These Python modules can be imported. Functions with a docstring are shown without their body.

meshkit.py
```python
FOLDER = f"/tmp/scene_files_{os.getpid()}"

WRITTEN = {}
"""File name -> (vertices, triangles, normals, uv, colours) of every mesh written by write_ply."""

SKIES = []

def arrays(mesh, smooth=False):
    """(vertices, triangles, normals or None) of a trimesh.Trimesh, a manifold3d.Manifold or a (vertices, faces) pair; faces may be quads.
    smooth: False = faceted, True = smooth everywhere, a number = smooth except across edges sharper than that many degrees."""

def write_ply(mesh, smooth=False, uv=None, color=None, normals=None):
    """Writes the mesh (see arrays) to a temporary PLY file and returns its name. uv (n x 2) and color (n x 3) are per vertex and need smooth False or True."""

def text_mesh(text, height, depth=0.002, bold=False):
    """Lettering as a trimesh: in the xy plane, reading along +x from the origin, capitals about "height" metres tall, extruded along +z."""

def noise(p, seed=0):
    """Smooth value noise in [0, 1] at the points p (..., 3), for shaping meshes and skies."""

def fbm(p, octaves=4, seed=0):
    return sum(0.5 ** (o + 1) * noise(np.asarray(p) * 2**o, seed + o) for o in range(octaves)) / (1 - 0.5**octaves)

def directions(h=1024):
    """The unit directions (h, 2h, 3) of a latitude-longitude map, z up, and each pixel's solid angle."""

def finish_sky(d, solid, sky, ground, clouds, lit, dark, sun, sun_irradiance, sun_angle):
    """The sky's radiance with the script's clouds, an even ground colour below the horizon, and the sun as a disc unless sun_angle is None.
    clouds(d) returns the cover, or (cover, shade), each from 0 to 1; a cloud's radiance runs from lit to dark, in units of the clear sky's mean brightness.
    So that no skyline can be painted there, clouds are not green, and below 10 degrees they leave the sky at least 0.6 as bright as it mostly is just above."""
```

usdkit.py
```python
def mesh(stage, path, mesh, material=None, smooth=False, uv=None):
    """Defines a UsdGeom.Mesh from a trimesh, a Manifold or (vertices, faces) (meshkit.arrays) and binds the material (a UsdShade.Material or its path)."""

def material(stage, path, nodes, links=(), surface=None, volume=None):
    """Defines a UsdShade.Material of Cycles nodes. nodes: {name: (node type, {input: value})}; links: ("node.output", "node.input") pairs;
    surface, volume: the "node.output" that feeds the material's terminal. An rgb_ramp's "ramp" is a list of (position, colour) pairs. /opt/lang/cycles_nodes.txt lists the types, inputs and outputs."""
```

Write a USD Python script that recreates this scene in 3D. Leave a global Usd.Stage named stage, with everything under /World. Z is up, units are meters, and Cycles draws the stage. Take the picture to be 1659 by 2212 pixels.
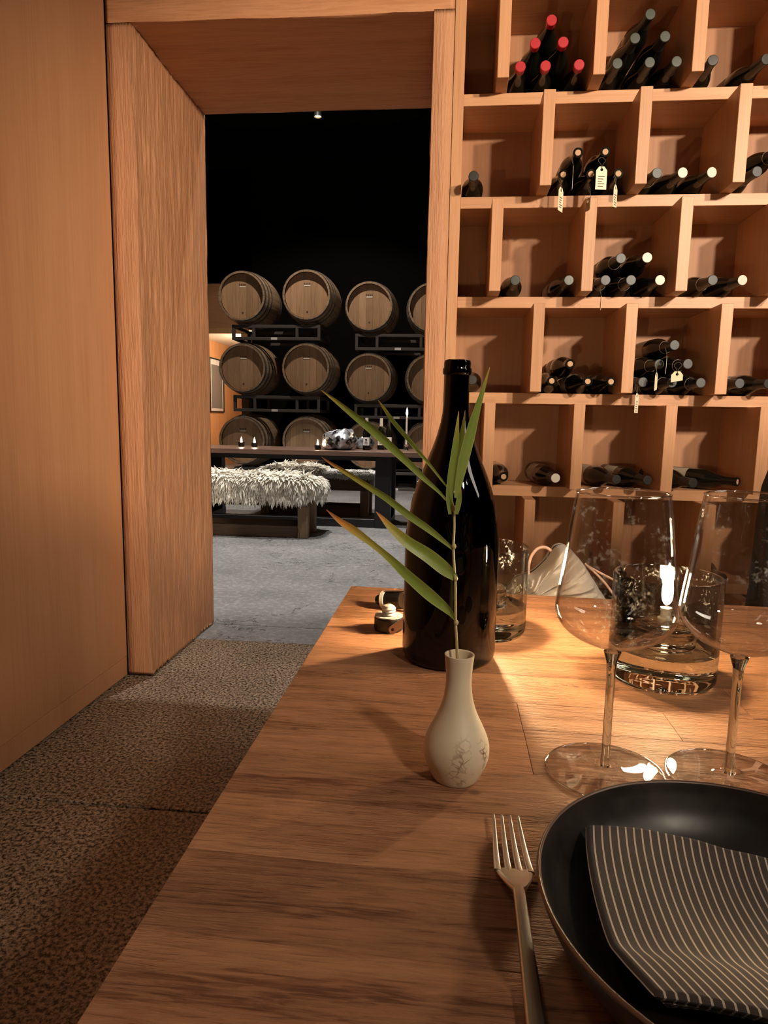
import math, random
import numpy as np, trimesh, usdkit, meshkit
from pxr import Usd, UsdGeom, UsdLux, UsdShade, Gf, Sdf, Vt
from shapely.geometry import Polygon, box as sbox, Point

stage = Usd.Stage.CreateInMemory()
UsdGeom.SetStageUpAxis(stage, UsdGeom.Tokens.z); UsdGeom.SetStageMetersPerUnit(stage, 1.0)
UsdGeom.Xform.Define(stage, '/World'); UsdGeom.Scope.Define(stage, '/World/Looks')
random.seed(7); RNG = np.random.default_rng(11)
PI = math.pi

# ------------------------------------------------------------------ camera
def setup_camera():
    f, yaw, pitch, roll = 1439.65, -.0993, -.1376, .0186          # focal length in pixels of a 1659-wide picture
    cy, sy, cp, sp = math.cos(yaw), math.sin(yaw), math.cos(pitch), math.sin(pitch)
    fw = np.array([sy*cp, cy*cp, sp]); r = np.array([cy, -sy, 0]); u = np.cross(r, fw)
    c, s = math.cos(roll), math.sin(roll)
    r, u = c*r + s*u, -s*r + c*u
    cam = UsdGeom.Camera.Define(stage, '/World/camera')
    m = Gf.Matrix4d(*r, 0, *u, 0, *(-fw), 0, 0, 0, 1.04, 1)
    cam.AddTransformOp().Set(m)
    cam.CreateHorizontalApertureAttr(24.0); cam.CreateVerticalApertureAttr(24.0*2212/1659)
    cam.CreateFocalLengthAttr(24.0*f/1659); cam.CreateClippingRangeAttr(Gf.Vec2f(.02, 100))
    cam.CreateExposureAttr(0.0)
setup_camera()

# ------------------------------------------------------------------ brightness of the lamps, seen and unseen
SPOT_SHELF = 2050.0      # unseen dining room ceiling spots, placed to light the wine wall
FILL_DINING = 11.0        # fill discs added at the dining room ceiling
FLAME = 1080.0            # oil lamp flames
SPOT_CELLAR = 10000.0     # cellar ceiling spots out of view, lighting barrels, table, benches and floor
CORRIDOR = 210.0  # unseen corridor lamp, placed to light its ceiling and walls
WALL_SPOT = 520.0       # unseen ceiling spot, placed to brighten the panelled wall
PENDANT = 8.0           # unseen linear pendant, lights the table and streaks the bottle shoulder

# ------------------------------------------------------------------ helpers
COUNT, LOC = {}, {}
def numbered(parent, name):
    k = (parent, name); n = COUNT.get(k, 0); COUNT[k] = n + 1
    return f'{parent}/{name}' + (f'_{n:03d}' if n else '')
def props(prim, label=None, cat=None, group=None, kind=None):
    for k, v in (('label', label), ('category', cat), ('group', group), ('kind', kind)):
        if v: prim.SetCustomDataByKey(k, v)
def thing(name, label=None, cat=None, loc=(0, 0, 0), group=None, kind=None, matrix=None):
    x = UsdGeom.Xform.Define(stage, numbered('/World', name))
    if matrix is not None: x.AddTransformOp().Set(matrix)
    else: x.AddTransformOp().Set(Gf.Matrix4d(1).SetTranslate(Gf.Vec3d(*map(float, loc))))
    LOC[str(x.GetPath())] = np.array(loc, float) if matrix is None else np.zeros(3)
    props(x.GetPrim(), label, cat, group, kind)
    return x.GetPrim()
def obj(name, mesh, mat, parent=None, smooth=30, uv=None, world=False, label=None, kind=None):
    """One Mesh prim. world=True: the vertices are given in world space, the parent thing's location is taken off."""
    pp = str(parent.GetPath()) if parent is not None else '/World'
    path = numbered(pp, name)
    if world and parent is not None:
        off = LOC[pp]
        if isinstance(mesh, (tuple, list)): mesh = (np.asarray(mesh[0], float) - off, mesh[1])
        else: mesh = mesh.copy(); mesh.apply_translation(-off)
    m = usdkit.mesh(stage, path, mesh, M[mat], smooth=smooth, uv=uv)
    if parent is not None: LOC[path] = LOC.get(pp, np.zeros(3)) if world else np.zeros(3)
    props(m.GetPrim(), label=label, kind=kind)
    return m.GetPrim()
def struct(name, mesh, mat, smooth=30, label=None):
    p = obj(name, mesh, mat, smooth=smooth); props(p, kind='structure', label=label); LOC[str(p.GetPath())] = np.zeros(3)
    return p
def copy_of(src, matrix, label, group=None):
    name = src.GetName().rsplit('_', 1)[0] if src.GetName()[-3:].isdigit() else src.GetName()
    x = UsdGeom.Xform.Define(stage, numbered('/World', name)); p = x.GetPrim()
    p.GetReferences().AddInternalReference(src.GetPath())
    p.GetAttribute('xformOp:transform').Set(matrix)
    p.SetInstanceable(True)
    cd = src.GetCustomData()
    props(p, label, cd['category'], group or cd.get('group'))
    return p
def frame(origin, zaxis, xhint=(1, 0, 0)):
    z = np.asarray(zaxis, float); z /= np.linalg.norm(z)
    y = np.cross(z, xhint); y /= np.linalg.norm(y); x = np.cross(y, z)
    return Gf.Matrix4d(*map(float, (*x, 0, *y, 0, *z, 0, *origin, 1)))
def turn(loc, deg=0):
    m = Gf.Matrix4d(1).SetRotate(Gf.Rotation(Gf.Vec3d(0, 0, 1), deg)); m.SetTranslateOnly(Gf.Vec3d(*map(float, loc))); return m
def cat(*ms): return trimesh.util.concatenate([trimesh.Trimesh(*meshkit.arrays(m)[:2], process=False) if isinstance(m, (tuple, list)) else m for m in ms])
def bx(x0, x1, y0, y1, z0, z1, c=0.0):
    """A box, its edges chamfered by c."""
    if c <= 0:
        b = trimesh.creation.box((x1-x0, y1-y0, z1-z0)); b.apply_translation(((x0+x1)/2, (y0+y1)/2, (z0+z1)/2)); return b
    pts = []
    for sx in (0, 1):
        for sy in (0, 1):
            for sz in (0, 1):
                p = np.array([(x0, x1)[sx], (y0, y1)[sy], (z0, z1)[sz]], float); d = np.array([1-2*sx, 1-2*sy, 1-2*sz])*c
                for k in range(3):
                    q = p + d; q[k] = p[k]; pts.append(q)
    return trimesh.convex.convex_hull(np.array(pts))
def lathe(prof, n=48, a0=0, a1=2*PI):
    """Revolves (r, z) points about z; outward normals when the profile climbs on the outside."""
    prof = np.array(prof, float); closed = abs(a1 - a0 - 2*PI) < 1e-6
    k = n if closed else n + 1
    t = a0 + (a1 - a0)*np.arange(k)/n
    v = np.stack([prof[:, 0, None]*np.cos(t), prof[:, 0, None]*np.sin(t), np.repeat(prof[:, 1, None], k, 1)], -1).reshape(-1, 3)
    f = []
    for i in range(len(prof)-1):
        for j in range(n):
            j2 = (j+1) % k
            a, b, c, d = i*k+j, i*k+j2, (i+1)*k+j2, (i+1)*k+j
            if prof[i, 0] > 1e-9: f.append((a, b, c) if prof[i+1, 0] > 1e-9 else (a, b, d))
            if prof[i+1, 0] > 1e-9: f.append((a, c, d) if prof[i, 0] > 1e-9 else (a, c, d))
    m = trimesh.Trimesh(v, np.array(f), process=False); m.merge_vertices(); m.update_faces(m.nondegenerate_faces()); return m
def tube(pts, r, n=8, cap=True):
    pts = np.array(pts, float); rr = np.broadcast_to(np.asarray(r, float), len(pts))
    tan = np.gradient(pts, axis=0); tan /= np.linalg.norm(tan, axis=1, keepdims=True)
    ref = np.array([0, 0, 1.0]) if abs(tan[0][2]) < .9 else np.array([1.0, 0, 0])
    v = []
    for p, t, q in zip(pts, tan, rr):
        a = np.cross(t, ref); a /= np.linalg.norm(a); b = np.cross(t, a); ref = np.cross(a, t)
        th = np.arange(n)*2*PI/n
        v.append(p + q*(np.cos(th)[:, None]*a + np.sin(th)[:, None]*b))
    v = np.vstack(v); f = []
    for i in range(len(pts)-1):
        for j in range(n):
            a, b, c, d = i*n+j, i*n+(j+1) % n, (i+1)*n+(j+1) % n, (i+1)*n+j
            f += [(a, b, c), (a, c, d)]
    if cap:
        v = np.vstack([v, pts[:1], pts[-1:]]); o = len(v)-2
        for j in range(n):
            f.append((o, (j+1) % n, j)); f.append((o+1, (len(pts)-1)*n+j, (len(pts)-1)*n+(j+1) % n))
    return trimesh.Trimesh(v, np.array(f), process=False)
def grid(P):
    """Triangles of an (n, m, 3) array of points."""
    n, m = P.shape[:2]; i = np.arange(n*m).reshape(n, m)
    q = np.stack([i[:-1, :-1], i[1:, :-1], i[1:, 1:], i[:-1, 1:]], -1).reshape(-1, 4)
    return P.reshape(-1, 3), np.vstack([q[:, [0, 1, 2]], q[:, [0, 2, 3]]])
def spline(pts, n):
    pts = np.array(pts, float); k = len(pts); t = np.linspace(0, k-1, n); out = []
    for x in t:
        i = min(int(x), k-2); u = x-i
        p0, p1, p2, p3 = pts[max(i-1, 0)], pts[i], pts[i+1], pts[min(i+2, k-1)]
        out.append(.5*(2*p1+(p2-p0)*u+(2*p0-5*p1+4*p2-p3)*u*u+(3*p1-p0-3*p2+p3)*u**3))
    return np.array(out)

# ------------------------------------------------------------------ materials
M = {}
def mat(name, nodes, links=(), surface='p.BSDF', volume=None):
    M[name] = usdkit.material(stage, '/World/Looks/' + name, nodes, list(links), surface=surface, volume=volume)
def plain(name, col, rough=.5, metallic=0, spec=.5, bump=0, bscale=60, coat=0, **kw):
    nodes = {'p': ('principled_bsdf', dict(base_color=col, roughness=rough, metallic=metallic, specular_ior_level=spec, coat_weight=coat, **kw))}; links = []
    if bump:
        nodes |= {'g': ('geometry', {}), 'n': ('noise_texture', {'scale': bscale, 'detail': 3.0}), 'b': ('bump', {'strength': bump, 'distance': .002})}
        links = [('g.position', 'n.vector'), ('n.fac', 'b.height'), ('b.normal', 'p.normal')]
    mat(name, nodes, links)
def wood(name, axis, light, dark, ramp=((.28, 0), (.55, 1), (.8, 1.2)), fine=220, along=5, rough=.45, bump=.12, broad=9, varies=.18, spec=.4, dist=.0015, extra=None, coat=0.0, wavy=0.0):
    """Straight-grained wood, the grain along the given axis of the world; every board gets its own grain and a slightly different tone."""
    sc = [fine]*3; sc['xyz'.index(axis)] = along
    sb = [broad]*3; sb['xyz'.index(axis)] = broad/12
    nodes = {
        'g': ('geometry', {}), 'o': ('object_info', {}),
        'k': ('math', {'math_type': 'multiply', 'value2': 9.0}), 'c': ('combine_xyz', {}),
        'a': ('vector_math', {'math_type': 'add'}),
        'm1': ('mapping', {'scale': sc}), 'm2': ('mapping', {'scale': sb}),
        'n1': ('noise_texture', {'scale': 1.0, 'detail': 4.0, 'roughness': .6, 'distortion': wavy}),
        'n2': ('noise_texture', {'scale': 1.0, 'detail': 3.0, 'distortion': .6}),
        'w': ('math', {'math_type': 'multiply', 'value2': .55}), 'w2': ('math', {'math_type': 'multiply_add', 'value2': .45}),
        'r': ('rgb_ramp', {'ramp': [(p, tuple(min(1, d+(l-d)*q) for l, d in zip(light, dark))) for p, q in ramp]}),
        'v': ('math', {'math_type': 'multiply_add', 'value2': varies, 'value3': 1-varies/2}),
        'h': ('hsv', {}),
        'b': ('bump', {'strength': bump, 'distance': dist}),
        'p': ('principled_bsdf', {'roughness': rough, 'specular_ior_level': spec, 'coat_weight': coat, 'coat_roughness': .25})}
    links = [('o.random', 'k.value1'), ('k.value', 'c.x'), ('k.value', 'c.y'), ('k.value', 'c.z'),
             ('g.position', 'a.vector1'), ('c.vector', 'a.vector2'), ('a.vector', 'm1.vector'), ('a.vector', 'm2.vector'),
             ('m1.vector', 'n1.vector'), ('m2.vector', 'n2.vector'), ('n1.fac', 'w.value1'), ('n2.fac', 'w2.value1'), ('w.value', 'w2.value3'),
             ('w2.value', 'r.fac'), ('o.random', 'v.value1'), ('v.value', 'h.value'), ('n1.fac', 'b.height'), ('b.normal', 'p.normal')]
    if extra:
        en, el, out = extra; nodes |= en; links += el + [('r.color', out[0]), (out[1], 'h.color')]
    else: links.append(('r.color', 'h.color'))
    links.append(('h.color', 'p.base_color'))
    mat(name, nodes, links)
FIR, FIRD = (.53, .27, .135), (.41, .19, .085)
wood('fir_upright', 'z', FIR, FIRD, broad=14)
wood('fir_level', 'x', FIR, FIRD, broad=14)
wood('fir_panel', 'z', (.50, .245, .120), (.41, .19, .088), fine=150, along=2.5, broad=10, bump=.05, rough=.5)
wood('fir_rough', 'z', (.52, .25, .125), (.38, .165, .075), fine=140, along=9, broad=16, bump=.8, dist=.006, rough=.6)
wood('fir_rough_level', 'x', (.52, .25, .125), (.38, .165, .075), fine=140, along=9, broad=16, bump=.7, dist=.005, rough=.9, spec=.1)
wood('fir_inside', 'z', (.38, .18, .085), (.31, .14, .064), fine=120, along=3, broad=8, bump=.04, rough=.55)  # same fir, darkened to stand in for shade inside the cells
wood('oak_board', 'x', (.39, .185, .095), (.14, .055, .026), fine=330, along=30, broad=34, bump=1.0, dist=.0022, rough=.55, varies=.30, spec=.3, wavy=.7, ramp=((.36, 0), (.46, .62), (.55, .95), (.68, 1.2)),
     extra=({'sx': ('separate_xyz', {}), 'bm': ('map_range', {'range_type': 'smoothstep', 'from_min': .708, 'from_max': .727, 'clamp': True}), 'bm2': ('map_range', {'range_type': 'smoothstep', 'from_min': .727, 'from_max': .746, 'to_min': 1.0, 'to_max': 0.0, 'clamp': True}),
             'bn': ('noise_texture', {'scale': 1.0, 'detail': 5.0, 'roughness': .7, 'distortion': 1.5}), 'bmap': ('mapping', {'scale': (45, 150, 45)}), 'bc': ('map_range', {'from_min': .5, 'from_max': .66, 'clamp': True}),
             'b1': ('math', {'math_type': 'multiply'}), 'b2': ('math', {'math_type': 'multiply'}), 'b3': ('math', {'math_type': 'multiply', 'value2': .75}),
             'kn': ('voronoi_texture', {'scale': 1.0, 'feature': 'f1'}), 'kmap': ('mapping', {'scale': (11, 16, 1)}), 'kr': ('map_range', {'from_min': .035, 'from_max': .075, 'to_min': .75, 'to_max': 0.0, 'clamp': True}), 'kx': ('math', {'math_type': 'maximum'}),
             'bmix': ('mix', {'color2': (.075, .028, .012)})},
            [('g.position', 'sx.vector'), ('sx.y', 'bm.value'), ('sx.y', 'bm2.value'), ('g.position', 'bmap.vector'), ('bmap.vector', 'bn.vector'), ('bn.fac', 'bc.value'),
             ('bm.result', 'b1.value1'), ('bm2.result', 'b1.value2'), ('b1.value', 'b2.value1'), ('bc.result', 'b2.value2'), ('b2.value', 'b3.value1'),
             ('g.position', 'kmap.vector'), ('kmap.vector', 'kn.vector'), ('kn.distance', 'kr.value'), ('kr.result', 'kx.value1'), ('b3.value', 'kx.value2'), ('kx.value', 'bmix.fac')],
            ('bmix.color1', 'bmix.color')))
wood('oak_barrel', 'z', (.42, .265, .155), (.27, .155, .085), fine=120, along=6, broad=12, bump=.15, rough=.6, varies=.3)
wood('oak_stave', 'y', (.34, .235, .15), (.22, .145, .09), fine=110, along=6, broad=12, bump=.2, rough=.65, varies=.3)
wood('bench_wood', 'x', (.13, .08, .05), (.07, .04, .025), fine=120, along=5, broad=14, bump=.15, rough=.6)
wood('bench_leg_wood', 'z', (.30, .20, .12), (.19, .12, .07), fine=120, along=5, broad=14, bump=.15, rough=.6)
wood('dark_table', 'x', (.17, .10, .075), (.09, .05, .035), fine=120, along=4, broad=14, bump=.1, rough=.3)
wood('corridor_wood', 'z', (.62, .34, .15), (.52, .27, .11), fine=60, along=2, broad=6, bump=.05, rough=.5)

def concrete(name, c0, c1, speck, rough, scale, spk=.35, bump=.15, crack=0.0):
    nodes = {'g': ('geometry', {}), 'n': ('noise_texture', {'scale': 2.2, 'detail': 6.0, 'roughness': .62}), 'n2': ('noise_texture', {'scale': scale, 'detail': 3.0, 'roughness': .7}),
             'r': ('rgb_ramp', {'ramp': [(.3, c0), (.7, c1)]}), 'r2': ('rgb_ramp', {'ramp': [(.40, speck), (.50, (.75, .75, .75)), (.60, (1.5, 1.45, 1.38))]}),
             'mx': ('mix', {'mix_type': 'multiply', 'fac': spk}),
             'cn': ('noise_texture', {'scale': 1.15, 'detail': 7.0, 'roughness': .6, 'distortion': .35}), 'cs': ('math', {'math_type': 'subtract', 'value2': .53}), 'ca': ('math', {'math_type': 'absolute'}),
             'cr': ('map_range', {'from_min': .0012, 'from_max': .0035, 'to_min': crack, 'to_max': 0.0, 'clamp': True}), 'cm': ('mix', {'color2': (.03, .028, .026)}),
             'b': ('bump', {'strength': bump, 'distance': .002}), 'p': ('principled_bsdf', {'roughness': rough})}
    mat(name, nodes, [('g.position', 'n.vector'), ('g.position', 'n2.vector'), ('n.fac', 'r.fac'), ('n2.fac', 'r2.fac'), ('r.color', 'mx.color1'), ('r2.color', 'mx.color2'),
                      ('g.position', 'cn.vector'), ('cn.fac', 'cs.value1'), ('cs.value', 'ca.value1'), ('ca.value', 'cr.value'), ('cr.result', 'cm.fac'), ('mx.color', 'cm.color1'),
                      ('cm.color', 'p.base_color'), ('n2.fac', 'b.height'), ('b.normal', 'p.normal')])
concrete('aggregate', (.22, .165, .118), (.36, .28, .205), (.05, .045, .04), .36, 105, spk=1.0, bump=1.0)
concrete('cellar_concrete', (.20, .20, .205), (.31, .31, .315), (.6, .6, .6), .55, 30, spk=.4, bump=.08, crack=.8)
plain('black_paint', (.004, .004, .004), .8, spec=.1)
plain('dark_plaster', (.05, .042, .036), .8)  # kept dark so the unseen room shell bounces and reflects little light
plain('reveal', (.012, .007, .004), .9)
plain('black_steel', (.012, .012, .013), .45, spec=.4)
plain('rack_steel', (.11, .10, .098), .5, metallic=.4)
plain('hoop_steel', (.20, .20, .205), .42, metallic=.75)
plain('white_paint', (.80, .76, .66), .7)
plain('paper', (.78, .70, .50), .7)
plain('white_paper', (.75, .73, .70), .7)
plain('ink', (.02, .018, .015), .7)
plain('stamp', (.09, .055, .035), .7)
plain('cord', (.10, .075, .05), .8)
plain('bottle_black', (.006, .006, .004), .12, spec=.5)
plain('red_wax', (.42, .020, .026), .38)
plain('green_foil', (.028, .034, .022), .42)
plain('cork', (.50, .30, .17), .75, bump=.3, bscale=500)
plain('cream_foil', (.55, .50, .42), .45)
plain('grey_foil', (.062, .064, .067), .5)
plain('dark_foil', (.02, .018, .016), .4)
plain('label_paper', (.33, .27, .20), .75)
plain('silver_foil', (.62, .60, .57), .4, metallic=.3)
plain('chrome', (.75, .74, .72), .12, metallic=1)
plain('gunmetal', (.055, .05, .046), .16, metallic=.9)
plain('worn_clay', (.20, .115, .075), .33)
plain('black_rubber', (.012, .011, .010), .5)
plain('pink_leather', (.55, .33, .24), .6)
plain('wool', (.90, .85, .75), .9, sheen_weight=.3)
plain('hide_dark', (.05, .035, .026), .9)
plain('hide_white', (.70, .70, .68), .9, bump=.6, bscale=300)
plain('candle_wax', (.75, .62, .50), .5)
plain('wick_metal', (.70, .66, .58), .3, metallic=.9)
plain('bag_cloth', (.43, .38, .33), .9, bump=.25, bscale=900)
plain('coat_cloth', (.010, .009, .009), .9, bump=.3, bscale=700)
plain('picture_print', (.20, .19, .18), .5)
plain('lamp_body', (.02, .02, .02), .5)
# steel cutlery: brushed along the handle
mat('cutlery', {'g': ('geometry', {}), 'm': ('mapping', {'scale': (900, 18, 900)}), 'n': ('noise_texture', {'scale': 1.0, 'detail': 2.0}), 'b': ('bump', {'strength': .08, 'distance': .0004}),
                'p': ('principled_bsdf', {'base_color': (.82, .80, .77), 'metallic': 1.0, 'roughness': .30})},
    [('g.position', 'm.vector'), ('m.vector', 'n.vector'), ('n.fac', 'b.height'), ('b.normal', 'p.normal')])
# dark satin stoneware
mat('stoneware', {'g': ('geometry', {}), 'n': ('noise_texture', {'scale': 45.0, 'detail': 4.0}), 'r': ('rgb_ramp', {'ramp': [(.3, (.010, .008, .007)), (.7, (.030, .022, .017))]}),
                  'rr': ('map_range', {'to_min': .30, 'to_max': .46}), 'b': ('bump', {'strength': .12, 'distance': .001}), 'p': ('principled_bsdf', {'specular_ior_level': .6})},
    [('g.position', 'n.vector'), ('n.fac', 'r.fac'), ('r.color', 'p.base_color'), ('n.fac', 'rr.value'), ('rr.result', 'p.roughness'), ('n.fac', 'b.height'), ('b.normal', 'p.normal')])
# cream ceramic with brown crackle low on one side
mat('crackle_ceramic', {'g': ('geometry', {}), 'd': ('noise_texture', {'scale': 70.0, 'detail': 3.0}), 'ds': ('vector_math', {'math_type': 'scale', 'scale': .012}), 'da': ('vector_math', {'math_type': 'add'}),
                        'v': ('voronoi_texture', {'feature': 'distance_to_edge', 'scale': 150.0}), 'vr': ('map_range', {'from_min': .02, 'from_max': .10, 'to_min': 1.0, 'to_max': 0.0, 'clamp': True}),
                        'dist': ('vector_math', {'math_type': 'distance', 'vector2': (.030, .496, .771)}), 'mr': ('map_range', {'from_min': .012, 'from_max': .030, 'to_min': 1.0, 'to_max': 0.0, 'clamp': True}),
                        'n2': ('noise_texture', {'scale': 55.0, 'detail': 3.0}), 'nr': ('map_range', {'from_min': .44, 'from_max': .58, 'clamp': True}),
                        'm1': ('math', {'math_type': 'multiply'}), 'm2': ('math', {'math_type': 'multiply'}),
                        'bn': ('noise_texture', {'scale': 14.0, 'detail': 3.0}), 'br': ('rgb_ramp', {'ramp': [(.35, (.60, .49, .34)), (.65, (.70, .60, .45))]}),
                        'mx': ('mix', {'color2': (.17, .065, .018)}), 'p': ('principled_bsdf', {'roughness': .42})},
    [('g.position', 'd.vector'), ('d.color', 'ds.vector1'), ('g.position', 'da.vector1'), ('ds.vector', 'da.vector2'), ('da.vector', 'v.vector'), ('v.distance', 'vr.value'),
     ('g.position', 'dist.vector1'), ('dist.value', 'mr.value'), ('g.position', 'n2.vector'), ('n2.fac', 'nr.value'), ('vr.result', 'm1.value1'), ('mr.result', 'm1.value2'),
     ('m1.value', 'm2.value1'), ('nr.result', 'm2.value2'), ('m2.value', 'mx.fac'), ('g.position', 'bn.vector'), ('bn.fac', 'br.fac'), ('br.color', 'mx.color1'), ('mx.color', 'p.base_color')])
# woven linen: dark grey-brown with thin cream stripes (u runs across the stripes)
mat('striped_linen', {'uv': ('uvmap', {'attribute': 'st'}), 's': ('separate_xyz', {}), 'k': ('math', {'math_type': 'multiply', 'value2': 31.0}), 'fr': ('math', {'math_type': 'fraction'}), 'ab': ('math', {'math_type': 'subtract', 'value2': .5}), 'aa': ('math', {'math_type': 'absolute'}),
                      'th': ('map_range', {'range_type': 'smoothstep', 'from_min': .375, 'from_max': .415, 'clamp': True}),
                      'wm': ('mapping', {'scale': (420, 420, 1)}), 'wn': ('noise_texture', {'scale': 1.0, 'detail': 2.0}), 'wr': ('rgb_ramp', {'ramp': [(.35, (.045, .032, .026)), (.65, (.105, .078, .066))]}),
                      'mx': ('mix', {'color2': (.72, .61, .49)}), 'b': ('bump', {'strength': .5, 'distance': .0006}), 'p': ('principled_bsdf', {'roughness': .9, 'sheen_weight': .15})},
    [('uv.UV', 's.vector'), ('s.x', 'k.value1'), ('k.value', 'fr.value1'), ('fr.value', 'ab.value1'), ('ab.value', 'aa.value1'), ('aa.value', 'th.value'), ('uv.UV', 'wm.vector'), ('wm.vector', 'wn.vector'),
     ('wn.fac', 'wr.fac'), ('wr.color', 'mx.color1'), ('th.result', 'mx.fac'), ('mx.color', 'p.base_color'), ('wn.fac', 'b.height'), ('b.normal', 'p.normal')])
# leaves: green with a dry orange end (v runs from base to tip, u across), light shines through
def leaf_mat(name, dry):
    mat(name, {'uv': ('uvmap', {'attribute': 'st'}), 's': ('separate_xyz', {}), 'k': ('math', {'math_type': 'multiply', 'value2': 60.0}), 'si': ('math', {'math_type': 'sine'}), 'sv': ('map_range', {'from_min': -1.0, 'from_max': 1.0, 'to_min': .8, 'to_max': 1.1}),
               'ed': ('math', {'math_type': 'subtract', 'value2': .5}), 'ea': ('math', {'math_type': 'absolute'}), 'er': ('map_range', {'from_min': .38, 'from_max': .5, 'to_min': 0.0, 'to_max': .6, 'clamp': True}),
               'r': ('rgb_ramp', {'ramp': [(0, (.21, .29, .08)), (max(.05, dry-.25), (.19, .28, .05)), (dry, (.42, .36, .07)), (min(.99, dry+.13), (.66, .30, .08)), (1, (.48, .17, .08))]}),
               'mx': ('mix', {'color2': (.42, .42, .14)}), 'h': ('hsv', {}), 'p': ('principled_bsdf', {'roughness': .4}), 't': ('translucent_bsdf', {}), 'ms': ('mix_closure', {'fac': .3})},
        [('uv.UV', 's.vector'), ('s.y', 'r.fac'), ('s.x', 'k.value1'), ('k.value', 'si.value1'), ('si.value', 'sv.value'), ('s.x', 'ed.value1'), ('ed.value', 'ea.value1'), ('ea.value', 'er.value'), ('er.result', 'mx.fac'), ('r.color', 'mx.color1'), ('mx.color', 'h.color'), ('sv.result', 'h.value'),
         ('h.color', 'p.base_color'), ('h.color', 't.color'), ('p.BSDF', 'ms.closure1'), ('t.BSDF', 'ms.closure2')], surface='ms.closure')
leaf_mat('leaf_green', .93); leaf_mat('leaf_dry', .70); leaf_mat('leaf_drier', .74)
plain('stem_straw', (.42, .34, .14), .5)
# thin blown glass: see-through, mirror-like towards its edges, with a few dried water marks
def thin_glass(name, tint, edge, refl=.05, spots=.0, power=4.0):
    mat(name, {'lw': ('layer_weight', {'blend': .5}), 'pw': ('math', {'math_type': 'power', 'value2': power}), 'f': ('math', {'math_type': 'multiply_add', 'value2': .55, 'value3': refl, 'use_clamp': True}),
               'p3': ('math', {'math_type': 'power', 'value2': 3.0}), 'tc': ('mix', {'color1': tint, 'color2': edge}), 't': ('transparent_bsdf', {}), 'gl': ('glossy_bsdf', {'color': (1, 1, 1), 'roughness': .015}),
               'ms': ('mix_closure', {}), 'g': ('geometry', {}), 'n': ('noise_texture', {'scale': 260.0, 'detail': 3.0, 'roughness': .6}), 'n2': ('noise_texture', {'scale': 40.0, 'detail': 2.0}), 'nm': ('math', {'math_type': 'multiply'}),
               'nr': ('map_range', {'from_min': .34, 'from_max': .46, 'to_min': 0.0, 'to_max': spots, 'clamp': True}), 'd': ('diffuse_bsdf', {'color': (.8, .78, .74)}), 'm2': ('mix_closure', {})},
        [('lw.facing', 'pw.value1'), ('pw.value', 'f.value1'), ('lw.facing', 'p3.value1'), ('p3.value', 'tc.fac'), ('tc.color', 't.color'), ('f.value', 'ms.fac'), ('t.BSDF', 'ms.closure1'), ('gl.BSDF', 'ms.closure2'),
         ('g.position', 'n.vector'), ('g.position', 'n2.vector'), ('n.fac', 'nm.value1'), ('n2.fac', 'nm.value2'), ('nm.value', 'nr.value'), ('nr.result', 'm2.fac'), ('ms.closure', 'm2.closure1'), ('d.BSDF', 'm2.closure2')], surface='m2.closure')
thin_glass('wine_glass', (.98, .975, .97), (.82, .78, .74), refl=.065, spots=.22, power=3.0)
thin_glass('jar_glass', (.87, .875, .85), (.26, .28, .24), refl=.055, spots=.07)
thin_glass('rim_glass', (.95, .94, .93), (.8, .78, .75), refl=.38, spots=0, power=2.0)
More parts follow.
